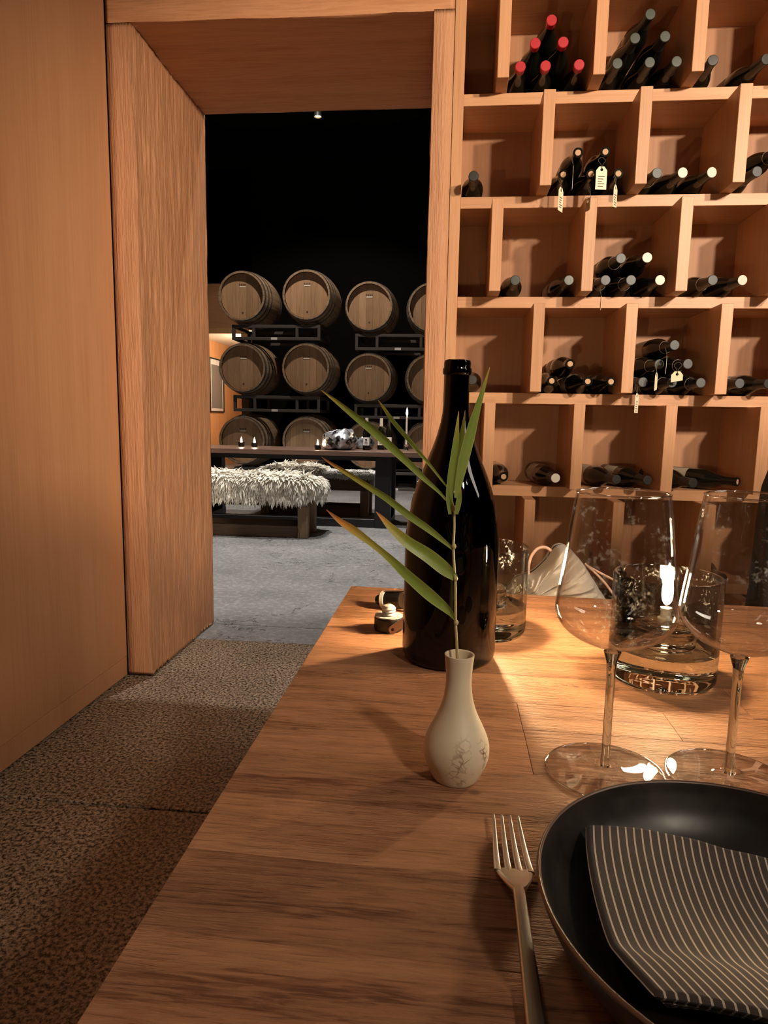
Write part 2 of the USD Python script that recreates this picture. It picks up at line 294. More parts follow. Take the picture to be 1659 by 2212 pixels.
mat('solid_glass', {'p': ('glass_bsdf', {'color': (.95, .96, .92), 'roughness': 0.0, 'IOR': 1.5})})
mat('clear_oil_glass', {'p': ('glass_bsdf', {'color': (.99, .98, .95), 'roughness': 0.0, 'IOR': 1.47})})
mat('olive_glass', {'p': ('principled_bsdf', {'base_color': (.005, .004, .0005), 'transmission_weight': 1.0, 'roughness': .02, 'ior': 1.44})})
mat('red_wine', {'p': ('principled_bsdf', {'base_color': (.020, .004, .003), 'roughness': .1, 'specular_ior_level': .15})})
def glow(name, col, strength): mat(name, {'p': ('emission', {'color': col, 'strength': strength})}, surface='p.emission')
glow('flame', (1.0, .72, .42), FLAME)
glow('bright_flame', (1.0, .70, .40), FLAME*2.2)
glow('far_flame', (1.0, .70, .42), 160.0)
glow('pendant_glow', (1.0, .88, .74), PENDANT)
glow('corridor_glow', (1, .84, .64), CORRIDOR)
glow('spot_lens', (1.0, .66, .25), 14.0)
# crumpled dark silver glaze
mat('crumpled_silver', {'g': ('geometry', {}), 'n': ('noise_texture', {'scale': 14.0, 'detail': 4.0, 'distortion': .8}), 'r': ('rgb_ramp', {'ramp': [(.42, (.012, .012, .014)), (.54, (.50, .52, .56))]}), 'b': ('bump', {'strength': .6, 'distance': .01}),
                        'p': ('principled_bsdf', {'roughness': .28, 'metallic': .6})}, [('g.position', 'n.vector'), ('n.fac', 'r.fac'), ('r.color', 'p.base_color'), ('n.fac', 'b.height'), ('b.normal', 'p.normal')])

# ------------------------------------------------------------------ room shell of the dining room
YS, YE = 2.4495, 3.167             # near and far face of the thick front wall
XL, XR = -1.1717, -.1056           # clear passage
XW = -1.2664                       # left wall
XJL, XJR = -.0347, .0025           # stile at the left end of the wine wall
ZT, ZC = 2.407, 2.62               # soffit of the passage, ceiling
RX, BY = 4.6, -4.2                 # right and back wall of the dining room

fl = thing('floor', kind='structure')
def slab(x0, x1, y0, y1, m, z=0.0, g=.0045): obj('slab', bx(x0+g, x1-g, y0+g, y1-g, -.1, z, .002), m, fl, smooth=False)
slab(XW-.3, RX+.2, BY-.2, 1.586, 'aggregate'); slab(XW-.3, RX+.2, 1.586, 2.935, 'aggregate')
slab(XL-.3, RX+.2, 2.935, 3.17, 'cellar_concrete')
slab(-7, 5, 3.17, 11.0, 'cellar_concrete'); slab(-7, 5, 11.0, 17, 'cellar_concrete')
obj('joint_bed', bx(-7, 5, BY-.2, 17, -.14, -.012), 'reveal', fl, smooth=False)
struct('ceiling', bx(XW-.2, RX+.2, BY-.2, YS+.26, ZC, ZC+.1), 'dark_plaster')
wl = thing('wall_left', kind='structure')
obj('panel', bx(XW-.05, XW, BY, YS-.004, .086, ZC), 'fir_panel', wl)
obj('backing', bx(XW-.2, XW-.02, BY, YS, 0, ZC), 'reveal', wl)
struct('baseboard_left', bx(XW-.05, XW, BY, YS-.004, .009, .0835, .001), 'fir_panel')
struct('wall_right', bx(RX, RX+.1, BY, YE, 0, ZC), 'dark_plaster')
struct('wall_back', bx(XW-.2, RX+.1, BY-.1, BY, 0, ZC), 'dark_plaster')

# heavy rough-sawn lining of the passage: cross-section corners and a rippled face
def rough_block(corners, z0, z1, amp, fine=.005, dz=.013, rough_edges=(0,), seed=0, flip=None):
    """A closed upright block; along the given edges of its cross-section the surface follows the ripples of sawn wood."""
    pts, wt, nrm = [], [], []
    n = len(corners)
    for i in range(n):
        a, b = np.array(corners[i], float), np.array(corners[(i+1) % n], float)
        L = np.linalg.norm(b-a); k = max(2, int(L/fine)) if i in rough_edges else max(2, int(L/.03))
        d = (b-a)/L; nn = np.array([d[1], -d[0]])
        for t in np.arange(k)/k:
            p = a+(b-a)*t; pts.append(p); nrm.append(nn)
            near = min(t*L, L-t*L)
            wt.append(1.0 if i in rough_edges else max(0, 1-near/.012)*.6*(1 if (((i-1) % n) in rough_edges and t*L < .02) or (((i+1) % n) in rough_edges and L-t*L < .02) else 0))
    pts, wt, nrm = np.array(pts), np.array(wt), np.array(nrm)
    # at a corner between a rough and a plain edge the ripple moves along the rough edge's normal
    zs = np.arange(z0, z1+dz*.5, dz); zs[-1] = z1
    s = np.concatenate([[0], np.cumsum(np.linalg.norm(np.diff(pts, axis=0), axis=1))])
    S, Z = np.meshgrid(s, zs, indexing='ij')
    q = np.stack([S*62, Z*6.0, np.full_like(S, seed*3.7)], -1)
    h = (meshkit.fbm(q, 3, seed)-.5)*1.3 + (meshkit.noise(np.stack([S*9, Z*2.2, S*0+seed], -1), seed+5)-.5)*.9
    D = amp*h*wt[:, None]
    P = np.stack([pts[:, 0, None]+nrm[:, 0, None]*D, pts[:, 1, None]+nrm[:, 1, None]*D, Z], -1)
    m, k = P.shape[:2]; idx = np.arange(m*k).reshape(m, k); f = []
    nx = np.roll(idx, -1, axis=0)
    q4 = np.stack([idx[:, :-1], nx[:, :-1], nx[:, 1:], idx[:, 1:]], -1).reshape(-1, 4)
    f = np.vstack([q4[:, [0, 1, 2]], q4[:, [0, 2, 3]]])
    v = P.reshape(-1, 3)
    c0, c1 = len(v), len(v)+1
    v = np.vstack([v, [[*pts.mean(0), z0]], [[*pts.mean(0), z1]]])
    fc = [(c0, nx[i, 0], idx[i, 0]) for i in range(m)] + [(c1, idx[i, -1], nx[i, -1]) for i in range(m)]
    return trimesh.Trimesh(v, np.vstack([f, fc]), process=False)
TT = 2.497
t1 = struct('trim_1', rough_block([(XW+.003, YS), (XL, YS), (XL, YE), (XW+.003, YE)], .010, ZT, .010, rough_edges=(1,), seed=1), 'fir_rough', smooth=True)
t2 = struct('trim_2', rough_block([(XR, YS), (XJL-.0015, YS), (XJL-.0015, YE), (XR, YE)], .010, ZT, .011, rough_edges=(3,), seed=2), 'fir_rough', smooth=True)
# the lintel: the same block laid along x (its rough face looks down)
lint = rough_block([(YE, -TT), (YS, -TT), (YS, -ZT), (YE, -ZT)], XW+.003, XJL-.0015, .010, rough_edges=(2,), seed=3)
lv = np.array(lint.vertices); lint = trimesh.Trimesh(np.stack([lv[:, 2], lv[:, 0], -lv[:, 1]], -1), lint.faces, process=False)
if lint.volume < 0: lint.invert()
struct('trim_3', lint, 'fir_rough_level', smooth=True)
struct('wall_front', bx(XW-.2, XJL-.0015, YS, YE, TT+.004, 5.2), 'fir_level')
struct('wall_front_side', bx(XW-.6, XW-.004, YS+.01, YE, 0, TT+.004), 'reveal')
struct('wall_front_rear', bx(XJL+.02, RX+.1, 2.72, YE, 0, 5.2), 'black_paint')

# ------------------------------------------------------------------ the wine wall
ZS = [2.4714, 2.1397, 1.8084, 1.4747, 1.1435, .8118, .4801, .1484]     # tops of the shelf boards
TH, P0, PITCH, PROUD, DEEP = .0381, .1069, .3017, .1046, .22
XE = 2.2
wr = thing('wine_wall', 'built-in fir wine wall of staggered square cells beside the passage', 'wine rack', (XJL, YS, 0))
obj('side_stile', bx(XJL, XJR, YS, YS+DEEP+.02, 0, ZC, .0012), 'fir_upright', wr, world=True)
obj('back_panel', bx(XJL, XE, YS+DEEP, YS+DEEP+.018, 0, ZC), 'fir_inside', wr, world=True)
obj('end_stile', bx(XE, XE+.038, YS, YS+DEEP+.02, 0, ZC, .0012), 'fir_upright', wr, world=True)
for z in ZS:
    obj('shelf_board', bx(XJR, XE, YS, YS+DEEP, z-TH, z, .0012), 'fir_level', wr, world=True)
TOPS = [ZC-.004+TH] + ZS
for i in range(1, len(TOPS)):
    zb, zt = TOPS[i], TOPS[i-1]-TH
    odd = (i % 2 == 1)           # rows alternate by half a cell
    x = P0 + (PITCH/2 if odd else 0)
    while x < XE-.05:
        obj('divider', bx(x, x+.0379, YS-PROUD, YS+DEEP, zb+.0003, zt-.0003, .0012), 'fir_upright', wr, world=True)
        x += PITCH

# ------------------------------------------------------------------ wine bottles in the wall
BR, BL = .0375, .295
BODY = [(0, .004), (.024, .001), (.0355, 0.0), (.0375, .004), (.0375, .150), (.0368, .165), (.034, .182), (.028, .201), (.021, .222), (.0165, .240), (.0147, .254), (.0143, .288)]
def bottle_parts(t, kind):
    if kind in ('cork',):
        obj('glass_body', lathe(BODY + [(.0160, .2885), (.0163, .293), (.0150, BL), (.0100, BL), (.0100, BL-.004), (0, BL-.004)], 32), 'bottle_black', t)
        obj('cork', lathe([(0, BL-.010), (.0096, BL-.010), (.0096, BL-.0012), (.0088, BL-.0004), (0, BL-.0004)], 20), 'cork', t)
    else:
        m = dict(red='red_wax', green='green_foil', cream='cream_foil', gray='grey_foil', dark='dark_foil')[kind]
        obj('glass_body', lathe(BODY + [(.0135, BL-.004), (0, BL-.004)], 32), 'bottle_black', t)
        if kind == 'red':
            obj('capsule', lathe([(.0145, .268), (.0153, .2685), (.0157, .284), (.0168, .286), (.0169, BL-.0015), (.0152, BL+.0006), (.0070, BL+.0008), (0, BL+.0003)], 28), m, t)
        else:
            cp = obj('capsule', lathe([(.0174, .236), (.0182, .237), (.0155, .256), (.0152, .284), (.0166, .286), (.0167, BL-.0015), (.0160, BL-.0004)], 28), 'dark_foil', t)
            obj('cap_disc', lathe([(.0160, BL-.0010), (.0160, BL+.0002), (.0148, BL+.0010), (.0070, BL+.0012), (0, BL+.0008)], 28), m, t)
            if kind == 'gray': obj('neck_ring', lathe([(.0212, .2235), (.0209, .2262), (.0204, .2262), (.0207, .2235), (.0212, .2235)], 28), 'label_paper', t)
    obj('paper_label', lathe([(.0377, .040), (.03795, .040), (.03795, .120), (.0377, .120)], 26, -1.2+PI/2, 1.2+PI/2), 'label_paper', t, smooth=40)
SHELF = dict(A=2.1397, B=1.8084, C=1.4747, D=1.1435, E=.8118, F=.4801)
BOTTLES = [  # shelf, height of the axis above the board (None: lying on it), x of the cap, y of the cap, sideways run of the base, capsule, label
    ('A', None, .1809, 2.3600, .000, 'red', 'red-capped wine bottle lowest and nearest the doorway in the pyramid of six red caps'),
    ('A', None, .2604, 2.3600, .000, 'red', 'red-capped wine bottle at the middle of the bottom row of the red-capped pyramid'),
    ('A', None, .3660, 2.3600, .000, 'red', 'red-capped wine bottle lying slightly apart at the far end of the red-capped bottom row'),
    ('A', 2.246, .2246, 2.3600, .000, 'red', 'red-capped wine bottle in the middle tier of the red pyramid, on the doorway side'),
    ('A', 2.246, .3123, 2.3600, .000, 'red', 'red-capped wine bottle in the middle tier of the red pyramid, away from the doorway'),
    ('A', 2.312, .2724, 2.3600, .000, 'red', 'single red-capped wine bottle crowning the pyramid of red caps'),
    ('A', None, .4853, 2.3607, -.020, 'green', 'dark bottle with dull green cap, bottom corner of the green-capped stack by the divider'),
    ('A', None, .5851, 2.3607, -.020, 'green', 'dark bottle with dull green cap, middle of the bottom row of the green-capped stack'),
    ('A', None, .6672, 2.3607, -.020, 'green', 'dark bottle with dull green cap, last of the bottom row of the green-capped stack'),
    ('A', 2.250, .5351, 2.3607, -.020, 'green', 'dark bottle with dull green cap, second tier, on the red-capped side of its stack'),
    ('A', 2.252, .6266, 2.3607, -.020, 'green', 'dark bottle with dull green cap in the second tier, far side of its stack'),
    ('A', 2.318, .5768, 2.3607, -.020, 'green', 'dark bottle with dull green cap at the very top of the green-capped stack'),
    ('A', None, .7769, 2.3600, .000, 'dark', 'black wine bottle leaning against the divider alone beside the green-capped stack'),
    ('A', None, .9380, 2.3643, -.050, 'dark', 'black wine bottle on the uppermost filled shelf, cut off by the picture edge'),
    ('B', None, .0426, 2.3600, .000, 'dark', 'lone black wine bottle with black cap in the cell against the doorway stile, second row'),
    ('B', None, .3345, 2.3600, .000, 'cork', 'corked black bottle, first of the bottom three in the cell hung with paper tags'),
    ('B', None, .4234, 2.3600, .000, 'cork', 'corked black bottle, middle of the bottom three in the cell hung with paper tags'),
    ('B', None, .5099, 2.3600, .000, 'cork', 'corked black bottle, last of the bottom three in the cell hung with paper tags'),
    ('B', 1.913, .3779, 2.3600, .000, 'cork', 'corked black bottle stacked on top with an edge-on paper tag under its neck'),
    ('B', 1.914, .4645, 2.3600, .000, 'cork', 'corked black bottle stacked on top with a wide face-on paper tag'),
    ('B', None, .6320, 2.3627, -.040, 'gray', 'dark bottle with dull grey cap beside two cream-capped bottles, second row'),
    ('B', None, .7117, 2.3627, -.040, 'cream', 'cream-capped dark bottle between a grey cap and another cream cap, second row'),
    ('B', None, .8025, 2.3643, -.050, 'cream', 'cream-capped dark bottle farthest along the second row trio'),
    ('B', None, .9412, 2.3643, -.050, 'gray', 'grey-capped dark bottle under the pile cut by the picture edge, second row'),
    ('B', 1.911, 1.0105, 2.3643, -.050, 'gray', 'dark bottle on top of the pile cut by the picture edge, second row'),
    ('C', None, .1938, 2.3600, -.005, 'green', 'green-capped black bottle against the first full divider of the third row'),
    ('C', None, .3707, 2.3607, -.020, 'green', 'green-capped black bottle alone at the far end of a nearly empty third-row cell'),
    ('C', None, .4898, 2.3607, -.020, 'gray', 'grey-capped bottle with a thin tag string below it, first of the bottom three, third row'),
    ('C', None, .5719, 2.3607, -.020, 'gray', 'grey-capped bottle at the middle of the bottom three in the third-row stack of five'),
    ('C', None, .6650, 2.3615, -.030, 'cream', 'bottle with bright white cap, last of the bottom three in the third row'),
    ('C', 1.582, .5350, 2.3607, -.020, 'gray', 'grey-capped bottle in the upper tier of the third-row stack of five'),
    ('C', 1.584, .6188, 2.3607, -.020, 'cream', 'cream-capped bottle in the upper tier of the third-row stack of five'),
    ('C', None, .8323, 2.3627, -.040, 'gray', 'grey-capped bottle beside a white-capped one at the far end of the third row'),
    ('C', None, .9257, 2.3643, -.050, 'cream', 'white-capped bottle farthest along the third row'),
    ('D', None, .0623, 2.3600, .000, 'dark', 'black bottle in the wall half hidden behind the neck of the large table bottle'),
    ('D', None, .3319, 2.3600, .000, 'cork', 'corked bottle against the divider at the start of the fourth-row four'),
    ('D', None, .4522, 2.3607, -.020, 'cork', 'corked bottle second from the end of the fourth-row four'),
    ('D', None, .5289, 2.3607, -.020, 'cork', 'corked bottle last of the fourth-row four, close to the next divider'),
    ('D', 1.239, .3902, 2.3602, -.010, 'cork', 'corked bottle resting on top of the fourth-row four'),
    ('D', None, .6340, 2.3627, -.040, 'gray', 'grey-capped bottle with tag over the shelf edge, first of the six-bottle pyramid'),
    ('D', None, .7286, 2.3627, -.040, 'gray', 'grey-capped bottle at the bottom middle of the six-bottle grey-capped pyramid'),
    ('D', None, .8212, 2.3627, -.040, 'gray', 'grey-capped bottle at the far bottom corner of the six-bottle grey-capped pyramid'),
    ('D', 1.241, .6824, 2.3627, -.040, 'gray', 'grey-capped bottle in the second tier of the grey-capped pyramid, by the divider'),
    ('D', 1.243, .7747, 2.3627, -.040, 'gray', 'grey-capped bottle in the second tier of the grey-capped pyramid, away from the divider'),
    ('D', 1.304, .7275, 2.3627, -.040, 'gray', 'grey-capped bottle at the top of the grey-capped pyramid, its pale label showing'),
    ('D', None, .9461, 2.3643, -.050, 'gray', 'grey-capped bottle lying low in the last fourth-row cell in view'),
    ('D', None, 1.0380, 2.3662, -.060, 'dark', 'black bottle cut off by the picture edge in the fourth row'),
    ('E', None, .1836, 2.3607, -.020, 'cork', 'corked bottle lying first in the fifth row, just beside the large table bottle'),
    ('E', None, .3621, 2.3627, -.040, 'cream', 'white-capped bottle lying second in the fifth row'),
    ('E', None, .5707, 2.3711, -.080, 'dark', 'black bottle lying askew above the first wine glass, nearer the doorway, fifth row'),
    ('E', None, .6746, 2.3711, -.080, 'dark', 'black bottle lying askew above the first wine glass, farther along, fifth row'),
    ('E', None, .8044, 2.3100, -.070, 'dark', 'black bottle pointing outward next to the sideways bottle in the fifth row'),
    ('E', None, .9856, 2.4050, -.190, 'cork', 'dark bottle lying nearly sideways with its orange cork end showing, fifth row'),
    ('F', None, .6082, 2.3607, -.020, 'dark', 'black bottle on the low shelf seen through the first wine glass'),
    ('F', None, .9466, 2.3615, -.030, 'dark', 'black bottle on the low shelf seen through the second wine glass'),
]
GROUPS = dict(red='red-capped bottles', green='green-capped bottles', cork='corked bottles in the wine wall', cream='cream-capped bottles', gray='grey-capped bottles', dark='black-capped bottles')
proto = {}
for sh, zc, x, y, dx, kind, label in BOTTLES:
    z = SHELF[sh]+BR+.0005 if zc is None else zc
    dy = math.sqrt(BL*BL-dx*dx)
    base = (x+dx, y+dy, z)
    m = frame(base, (-dx, -dy, 0), (0, 0, 1))
    if kind not in proto:
        t = thing('wine_bottle', label, 'wine bottle', matrix=m, group=GROUPS[kind]); bottle_parts(t, kind); proto[kind] = t
    else: copy_of(proto[kind], m, label, GROUPS[kind])

# paper tags hanging from some of the necks: x, z of the top, height, turn about the string, label
TAGS = [
    (.3258, 1.7979, .0744, 58, 'cream paper tag hanging over the shelf edge below the first corked bottle'),
    (.3605, 1.8610, .0736, 82, 'edge-on cream paper tag between the stacked corked bottles'),
    (.4509, 1.8594, .0705, 8, 'wide cream paper tag with faint writing, facing the room'),
    (.4980, 1.8024, .0709, 60, 'cream paper tag hanging over the shelf edge below the last corked bottle'),
    (.4199, 1.7695, .0400, 86, 'edge-on tag on a forked string in front of a divider top'),
    (.4728, 1.4563, .0473, 84, 'thin edge-on tag below the grey-capped stack in the third row'),
    (.6096, 1.1423, .0642, 58, 'cream paper tag hanging below the shelf board in front of an empty cell top'),
    (.6675, 1.2113, .0605, 62, 'tan paper tag hanging between the grey caps, second tier'),
    (.6962, 1.2642, .0570, 74, 'narrow cream paper tag under the topmost grey cap'),
    (.7337, 1.2166, .0361, -25, 'short notched paper tag lying tilted among the grey caps')]
for k, (x, z, h, deg, label) in enumerate(TAGS):
    w = .036 if k not in (5,) else .03
    t = thing('bottle_tag', label, 'paper tag', matrix=turn((x, 2.3335, z-h), deg), group='paper tags on the bottle necks')
    pl = Polygon([(-w/2, 0), (w/2, .006 if k % 2 else 0), (w/2, h-.012), (w/2-.01, h), (-w/2+.01, h), (-w/2, h-.012)]).difference(Point(0, h-.010).buffer(.0045)).difference(sbox(-.0014, h-.010, .0014, h+.01))
    e = trimesh.creation.extrude_polygon(pl, .0008); e.apply_transform(trimesh.transformations.rotation_matrix(PI/2, (1, 0, 0))); card = obj('card', e, 'paper', t, smooth=False)
    s = [(0, 0, h-.012), (0, -.001, h-.004), (.004, .001, h+.008), (.012, .004, h+.020), (0, .006, h+.030), (-.012, .004, h+.020), (-.004, .001, h+.008), (0, 0, h-.002)]
    obj('string', tube(spline(s, 24), .0007, 5), 'cord', t)
    if k in (2, 0, 3, 6):
        pr = [bx(-w*.30, w*.30-.004*(j % 3), -.0012, -.00085, h*.55-j*.0075, h*.55-j*.0075+.0022) for j in range(5)]
        obj('faint_writing', cat(*pr), 'stamp', card, smooth=False)

# ------------------------------------------------------------------ the dining table
TZ = .75
tb = thing('dining_table', 'long oak dining table of staggered boards with warm reddish grain', 'table', (.7, .3, 0))
def edge_x(y): return -.1677-.0035*(1.13-y)
ROWS = [1.13, 1.068, 1.002, .940, .876, .812, .758, .680, .619, .537, .470, .402, .330, .262, .190, .120, .050, -.02, -.09, -.16, -.23, -.30, -.37, -.44, -.51, -.58]
SEAMS = {7: [.076, .222, .62], 8: [.076, .109, .55]}
SEAMS = {6: [.31, .80], 7: [.0758, .222, .66], 8: [.0762, .52, .95]}
XT1 = 1.75
rg = np.random.default_rng(5)
for i in range(len(ROWS)-1):
    y1, y0 = ROWS[i], ROWS[i+1]
    xs = SEAMS.get(i) or sorted(rg.uniform(.35 if i < 10 else .3, 1.5, 2).round(3))
    cuts = [None] + list(xs) + [XT1]
    for a, b in zip(cuts[:-1], cuts[1:]):
        xa0, xa1 = (edge_x(y0), edge_x(y1)) if a is None else (a, a)
        sk = -.0277                                                      # the table stands a touch askew in the room
        g, top = .0001, TZ-float(rg.uniform(0, .0003))
        def yy(x, y): return y+sk*(x-edge_x(y))
        ring = [(xa0+g, y0+g), (b-g, y0+g), (b-g, y1-g), (xa1+g, y1-g)]
        c = .0004
        ins = [(xa0+g+c, y0+g+c), (b-g-c, y0+g+c), (b-g-c, y1-g-c), (xa1+g+c, y1-g-c)]
        v = [(x, yy(x, y), TZ-.042) for x, y in ring]+[(x, yy(x, y), top-c) for x, y in ring]+[(x, yy(x, y), top) for x, y in ins]
        obj('board', trimesh.convex.convex_hull(np.array(v)), 'oak_board', tb, smooth=False, world=True)
obj('apron', bx(-.08, 1.66, -.46, 1.0, TZ-.12, TZ-.043), 'bench_wood', tb, world=True)
for x in (-.04, 1.55):
    for y in (-.42, .92): obj('leg', bx(x, x+.08, y, y+.08, .001, TZ-.12, .003), 'bench_leg_wood', tb, world=True)

# ------------------------------------------------------------------ large dark bottle
t = thing('wine_bottle', 'large open dark glass wine bottle standing on the table behind the small vase', 'wine bottle', (.0035, .80, TZ), matrix=turn((.0035, .80, TZ+.0004)))
OUT = [(.020, .008), (.040, .003), (.049, .0), (.0535, .002), (.0565, .008), (.0570, .016), (.0570, .140), (.0566, .149), (.0552, .162), (.0530, .178), (.0500, .194), (.0462, .208), (.0420, .220), (.0372, .232), (.0320, .244), (.0265, .258), (.0218, .272), (.0182, .286), (.0160, .298), (.0150, .312), (.0146, .334), (.0147, .3425), (.0165, .3435), (.0171, .3460), (.0169, .3500), (.0157, .3515), (.0159, .3560), (.0152, .3593), (.0134, .3602)]
INN = [(.0105, .3595), (.0103, .345), (.0105, .312), (.0120, .298), (.0145, .286), (.0180, .272), (.0228, .258), (.0284, .244), (.0336, .232), (.0384, .220), (.0426, .208), (.0464, .194), (.0494, .178), (.0515, .162), (.0528, .150), (.0533, .140), (.0533, .022), (.0500, .014), (.038, .013), (.016, .026), (0, .031)]
obj('glass_body', lathe([(0, .024), (.010, .022)] + OUT + INN, 72), 'olive_glass', t, smooth=50)
WL = .1515
obj('wine', lathe([(0, .0315), (.016, .0265), (.038, .0135), (.0499, .0145), (.0532, .0225), (.0532, .140), (.0527, WL-.0005), (0, WL)], 64), 'red_wine', t, smooth=50)

# ------------------------------------------------------------------ bud vase and its sprig
vs = thing('bud_vase', 'small cream ceramic bud vase with brown crackle marks low on its belly', 'vase', (.0115, .518, TZ))
VP = [(0, .002), (.0150, .0008), (.0175, .0), (.0190, .0016), (.0214, .0062), (.0243, .0130), (.0262, .0190), (.0268, .0250), (.0262, .0310), (.0240, .0380), (.0208, .0450), (.0170, .0530), (.0140, .0605), (.0120, .0680), (.0108, .0760), (.0104, .0830), (.0106, .0900), (.0112, .0975), (.0119, .1040), (.0117, .1047), (.0109, .1047), (.0103, .1035), (.0096, .0950), (.0089, .0830), (.0095, .0730), (.0120, .0600), (.0180, .0460), (.0225, .0350), (.0225, .0200), (.0150, .0080), (0, .0070)]
vp = spline(VP, 150); vp[:, 0] = np.clip(vp[:, 0], 0, None)
obj('vase_body', lathe(vp, 64), 'crackle_ceramic', vs, smooth=60)
sp = thing('reed_sprig', 'single reed sprig with long green leaves and dry orange tips standing in the bud vase', 'plant sprig', (.0098, .518, .80))
STEM = [(.0118, .520, .762), (.0108, .5195, .80), (.0100, .518, .845), (.0090, .518, .862), (.0074, .518, .8807), (.0066, .518, .900), (.0058, .518, .9166), (.0045, .518, .9300), (.0036, .518, .9425), (.0038, .518, .9550), (.0035, .518, .9664), (.0026, .518, .9726), (.0013, .518, .9791), (-.0019, .518, .9881)]
obj('stem', tube(spline(STEM, 80), np.linspace(.00125, .0008, 80), 8), 'stem_straw', sp, world=True)
for p in [(.0074, .518, .8807), (.0058, .518, .9166), (.0036, .518, .9425), (.0026, .518, .9726)]:
    s = trimesh.creation.icosphere(2, .0019); s.apply_scale((1, 1, 1.3)); s.apply_translation(np.array(p)+(.0004, 0, 0)); obj('node', s, 'stem_straw', sp, world=True, smooth=True)
LEAVES = [  # centre line (x, y, z, half width); material; twist
    ([(.0014, .518, .9736, .0007), (-.0082, .5154, .9849, .0014), (-.0209, .5129, .9963, .0025), (-.0372, .5103, 1.0117, .0035), (-.059, .5077, 1.031, .0039), (-.0762, .5051, 1.0443, .0028), (-.0883, .5026, 1.0537, .0018), (-.0991, .50, 1.0613, .0003)], 'leaf_green', .3),
    ([(-.0019, .518, .9881, .0007), (-.0162, .5225, 1.0054, .0014), (-.0257, .527, 1.0158, .0018), (-.0347, .5315, 1.026, .0022), (-.0471, .536, 1.0396, .0022), (-.0552, .5405, 1.0498, .0015), (-.0611, .545, 1.0561, .0003)], 'leaf_green', .9),
    ([(.0032, .518, .9407, .0014), (-.0145, .514, .9554, .0032), (-.0319, .51, .9678, .0035), (-.0487, .506, .9808, .0032), (-.0637, .502, .9904, .0028), (-.0817, .498, 1.0018, .0021), (-.0899, .494, 1.0071, .0014), (-.0962, .49, 1.0117, .0003)], 'leaf_dry', .4),
    ([(.0058, .518, .9173, .0032), (-.0028, .5158, .9249, .0061), (-.0157, .5137, .9352, .0064), (-.0315, .5115, .9454, .0053), (-.0449, .5093, .957, .0035), (-.0521, .5072, .965, .0018), (-.0566, .505, .9699, .0003)], 'leaf_dry', -.2),
    ([(.0072, .518, .8815, .0005), (.0055, .517, .8850, .0012), (.0012, .5145, .8917, .0036), (-.013, .511, .9044, .0057), (-.0306, .5075, .9201, .005), (-.044, .504, .9332, .0036), (-.0567, .5005, .9443, .0029), (-.0721, .497, .9562, .0038), (-.0823, .4935, .9635, .0027), (-.0924, .49, .9722, .0003)], 'leaf_drier', .1),
    ([(.0002, .518, .9678, .0014), (-.0006, .5164, .981, .0032), (.0007, .5148, .9974, .0039), (.0026, .5132, 1.0153, .0036), (.0034, .5116, 1.0312, .0021), (.0043, .51, 1.0475, .0003)], 'leaf_green', .1),
    ([(.0032, .521, .9861, .0014), (.0036, .5228, .9968, .0033), (.0053, .5246, 1.0112, .004), (.0069, .5264, 1.0256, .0029), (.0083, .5282, 1.0381, .0015), (.0094, .53, 1.0485, .0003)], 'leaf_green', -.3),
    ([(.0044, .518, .981, .0018), (.0058, .5176, .9919, .0032), (.0091, .5171, 1.011, .0047), (.013, .5167, 1.0295, .0047), (.0163, .5163, 1.0439, .0036), (.0209, .5159, 1.061, .0021), (.0239, .5154, 1.072, .0011), (.0263, .515, 1.0805, .0003)], 'leaf_green', -.5),
    ([(.0052, .515, .9684, .0014), (.0063, .5133, .9762, .0025), (.0071, .5117, .9836, .0021), (.008, .51, .9891, .0003)], 'leaf_green', 0)]
for cl, m, tw in LEAVES:
    c = spline(cl, 36); n = len(c); tan = np.gradient(c[:, :3], axis=0); tan /= np.linalg.norm(tan, axis=1, keepdims=True)
    us = np.linspace(-1, 1, 9); P = np.zeros((n, 9, 3)); uv = np.zeros((n, 9, 2))
    for i in range(n):
        side = np.cross(tan[i], (0, -1, 0)); side /= np.linalg.norm(side); nr = np.cross(side, tan[i])
        a = tw*(.4+.8*i/n)
        side, nr = math.cos(a)*side+math.sin(a)*nr, -math.sin(a)*side+math.cos(a)*nr
        w = max(c[i, 3]*.84, .0002)/max(.55, abs(math.cos(a)))
        P[i] = c[i, :3]+us[:, None]*w*side+(np.abs(us)**1.5*w*.35)[:, None]*nr
        uv[i, :, 0] = (us+1)/2; uv[i, :, 1] = i/(n-1)
    v, f = grid(P)
    obj('leaf', (v, f), m, sp, smooth=True, uv=uv.reshape(-1, 2), world=True)

